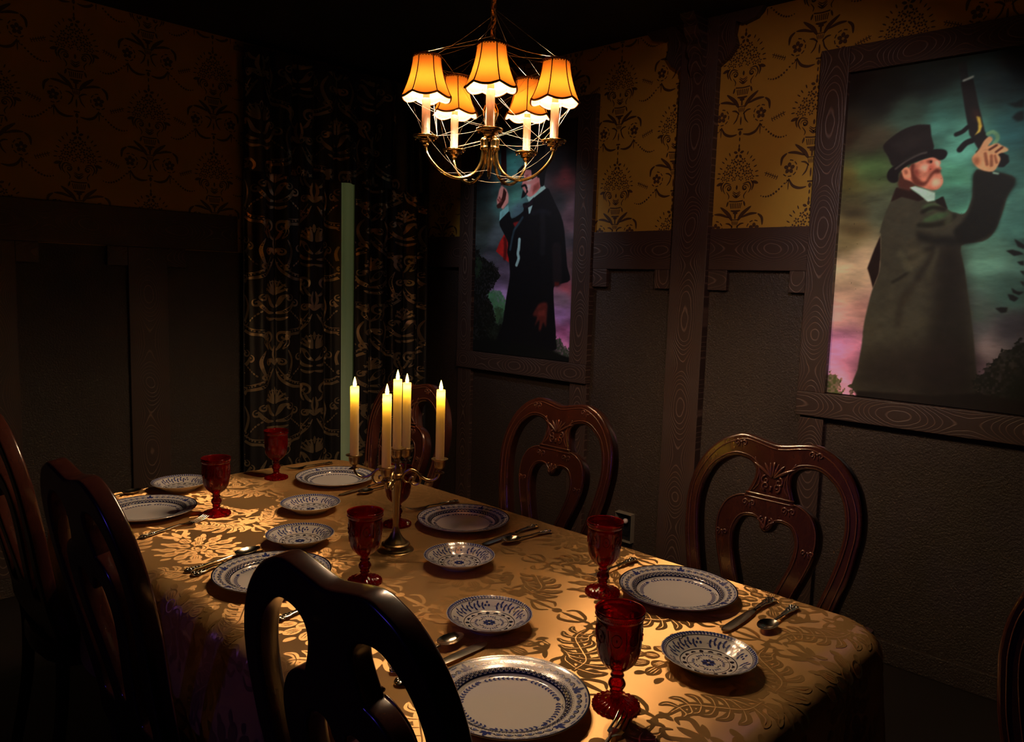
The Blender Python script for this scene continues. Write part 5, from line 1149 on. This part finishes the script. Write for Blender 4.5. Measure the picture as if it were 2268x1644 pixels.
def shade_mesh(off,mat_,flip=False):
    mb=MB(); V=[];F=[]
    for j in range(ST+1):
        for i in range(SN):
            t=2*PI*i/SN; r,z=shade_pt(j/ST,t); r-=off; V.append((r*math.cos(t),r*math.sin(t),z))
    for j in range(ST):
        for i in range(SN): F.append([j*SN+i,(j+1)*SN+i,(j+1)*SN+(i+1)%SN,j*SN+(i+1)%SN])
    mb.add(V,F); return mb.mesh('lamp_shade',[mat_],angle=180)
SHD=shade_mesh(0,M['shade'])
tr=MB()
for s_,rad in ((0,.0030),(1,.0032)):
    P=[]
    for i in range(SN): t=2*PI*i/SN; r,z=shade_pt(s_,t); P.append((r*math.cos(t),r*math.sin(t),z))
    tube(tr,P,rad,6,closed=True)
P=[]
for i in range(120):
    t=2*PI*i/120; r,z=shade_pt(0,t); P.append(((r+.002+.0012*math.sin(i*1.6))*math.cos(t),(r+.002+.0012*math.sin(i*1.6))*math.sin(t),z-.004+.0022*math.cos(i*1.6)))
tube(tr,P,.0013,5,closed=True)
for k in range(6):
    t=k*PI/3; tube(tr,[(lambda r,z:(r*math.cos(t)*1.01,r*math.sin(t)*1.01,z))(*shade_pt(j/10,t)) for j in range(11)],.0016,5)
TRM=tr.mesh('braid_trim',[M['shtrim']],angle=180)
bb=MB(); lathe(bb,[(0,.170),(.003,.168),(.0065,.160),(.0105,.150),(.0115,.141),(.009,.131),(.0062,.124),(0,.122)],14); BULB=bb.mesh('bulb',[M['bulb']],angle=180)
sl=MB(); lathe(sl,[(0,.004),(.0118,.004),(.0118,.108),(.0108,.110),(.0095,.110),(.0095,.123),(0,.123)],24); SLV=sl.mesh('candle_sleeve',[M['sleeve']],angle=40)
cpm=MB(); lathe(cpm,smooth_prof([(0,.004),(.014,.004),(.030,.006),(.0345,.0085),(.0355,.0065),(.033,.003),(.020,-.001),(.016,-.004),(.0175,-.007),(.013,-.010),(.0085,-.013),(.0100,-.016),(.0065,-.020),(.0045,-.024),(0,-.024)],3),36)
for k in range(6):
    a=k*PI/3; blob(cpm,(.030*math.cos(a),.030*math.sin(a),-.001),(.003,.003,.002),6)
CPM=cpm.mesh('drip_pan',[M['brass']],angle=60)
for k in range(5):
    a=A0+k*2*PI/5; ca,sa=math.cos(a),math.sin(a); f=lambda r,z:(r*ca,r*sa,z)
    mb=MB(); tube(mb,[f(*p) for p in cat([(.020,.0),(.0215,-.03),(.027,-.056),(.045,-.083),(.075,-.099),(.108,-.100),(.142,-.086),(.170,-.062),(.1865,-.038),(.190,-.022)],5)],.0045,10); mb.build('arm',M['brass'],ch)
    for me,n in ((CPM,'drip_pan'),(SLV,'candle_sleeve'),(BULB,'bulb')):
        o=link(me,n,ch); o.location=(RR*ca,RR*sa,0)
    o=link(SHD,'lamp_shade',ch); o.location=(RR*ca,RR*sa,0); o.rotation_euler=(0,0,a+.35+k*.1); u=link(TRM,'braid_trim',o)
# cobweb strands strung over the chandelier
mb=MB(); rs=random.Random(11)
def node(kind,k):
    a=A0+k*2*PI/5; b=rs.random()*6.28
    if kind=='top': return (HX+RR*math.cos(a)+.042*math.cos(b),HY+RR*math.sin(a)+.042*math.sin(b),HZ+.226)
    if kind=='bot': return (HX+RR*math.cos(a)+.066*math.cos(b),HY+RR*math.sin(a)+.066*math.sin(b),HZ+.113)
    if kind=='pan': return (HX+RR*math.cos(a)+.034*math.cos(b),HY+RR*math.sin(a)+.034*math.sin(b),HZ+.006)
    if kind=='chain': return (HX+rs.uniform(-.008,.008),HY+rs.uniform(-.008,.008),HZ+rs.uniform(.26,.42))
    if kind=='hub': return (HX+.02*math.cos(b),HY+.02*math.sin(b),HZ+rs.uniform(-.02,.15))
    if kind=='arm': r=rs.uniform(.05,.15); return (HX+r*math.cos(a),HY+r*math.sin(a),HZ-.09)
def strand(p,q,r=.0003):
    m=[(p[i]+q[i])/2 for i in range(3)]; m[2]-=rs.uniform(0,.012); tube(mb,cat([p,tuple(m),q],4),r,4,cap=False)
for k in range(5):
    for _ in range(3): strand(node('top',k),node('chain',k),rs.choice((.0002,.0003,.0006)))
    for _ in range(2): strand(node('top',k),node('top',k+1))
    for _ in range(3): strand(node('bot',k),node('pan',k))
    for _ in range(2): strand(node('pan',k),node('hub',k)); strand(node('bot',k),node('pan',k+1))
    strand(node('pan',k),node('arm',k)); strand(node('arm',k),node('arm',k+1)); strand(node('top',k),node('hub',k+2))
tag(mb.build('cobweb',M['web']),'pale cobweb strands strung between the chandelier shades and chain','cobweb',kind='stuff')
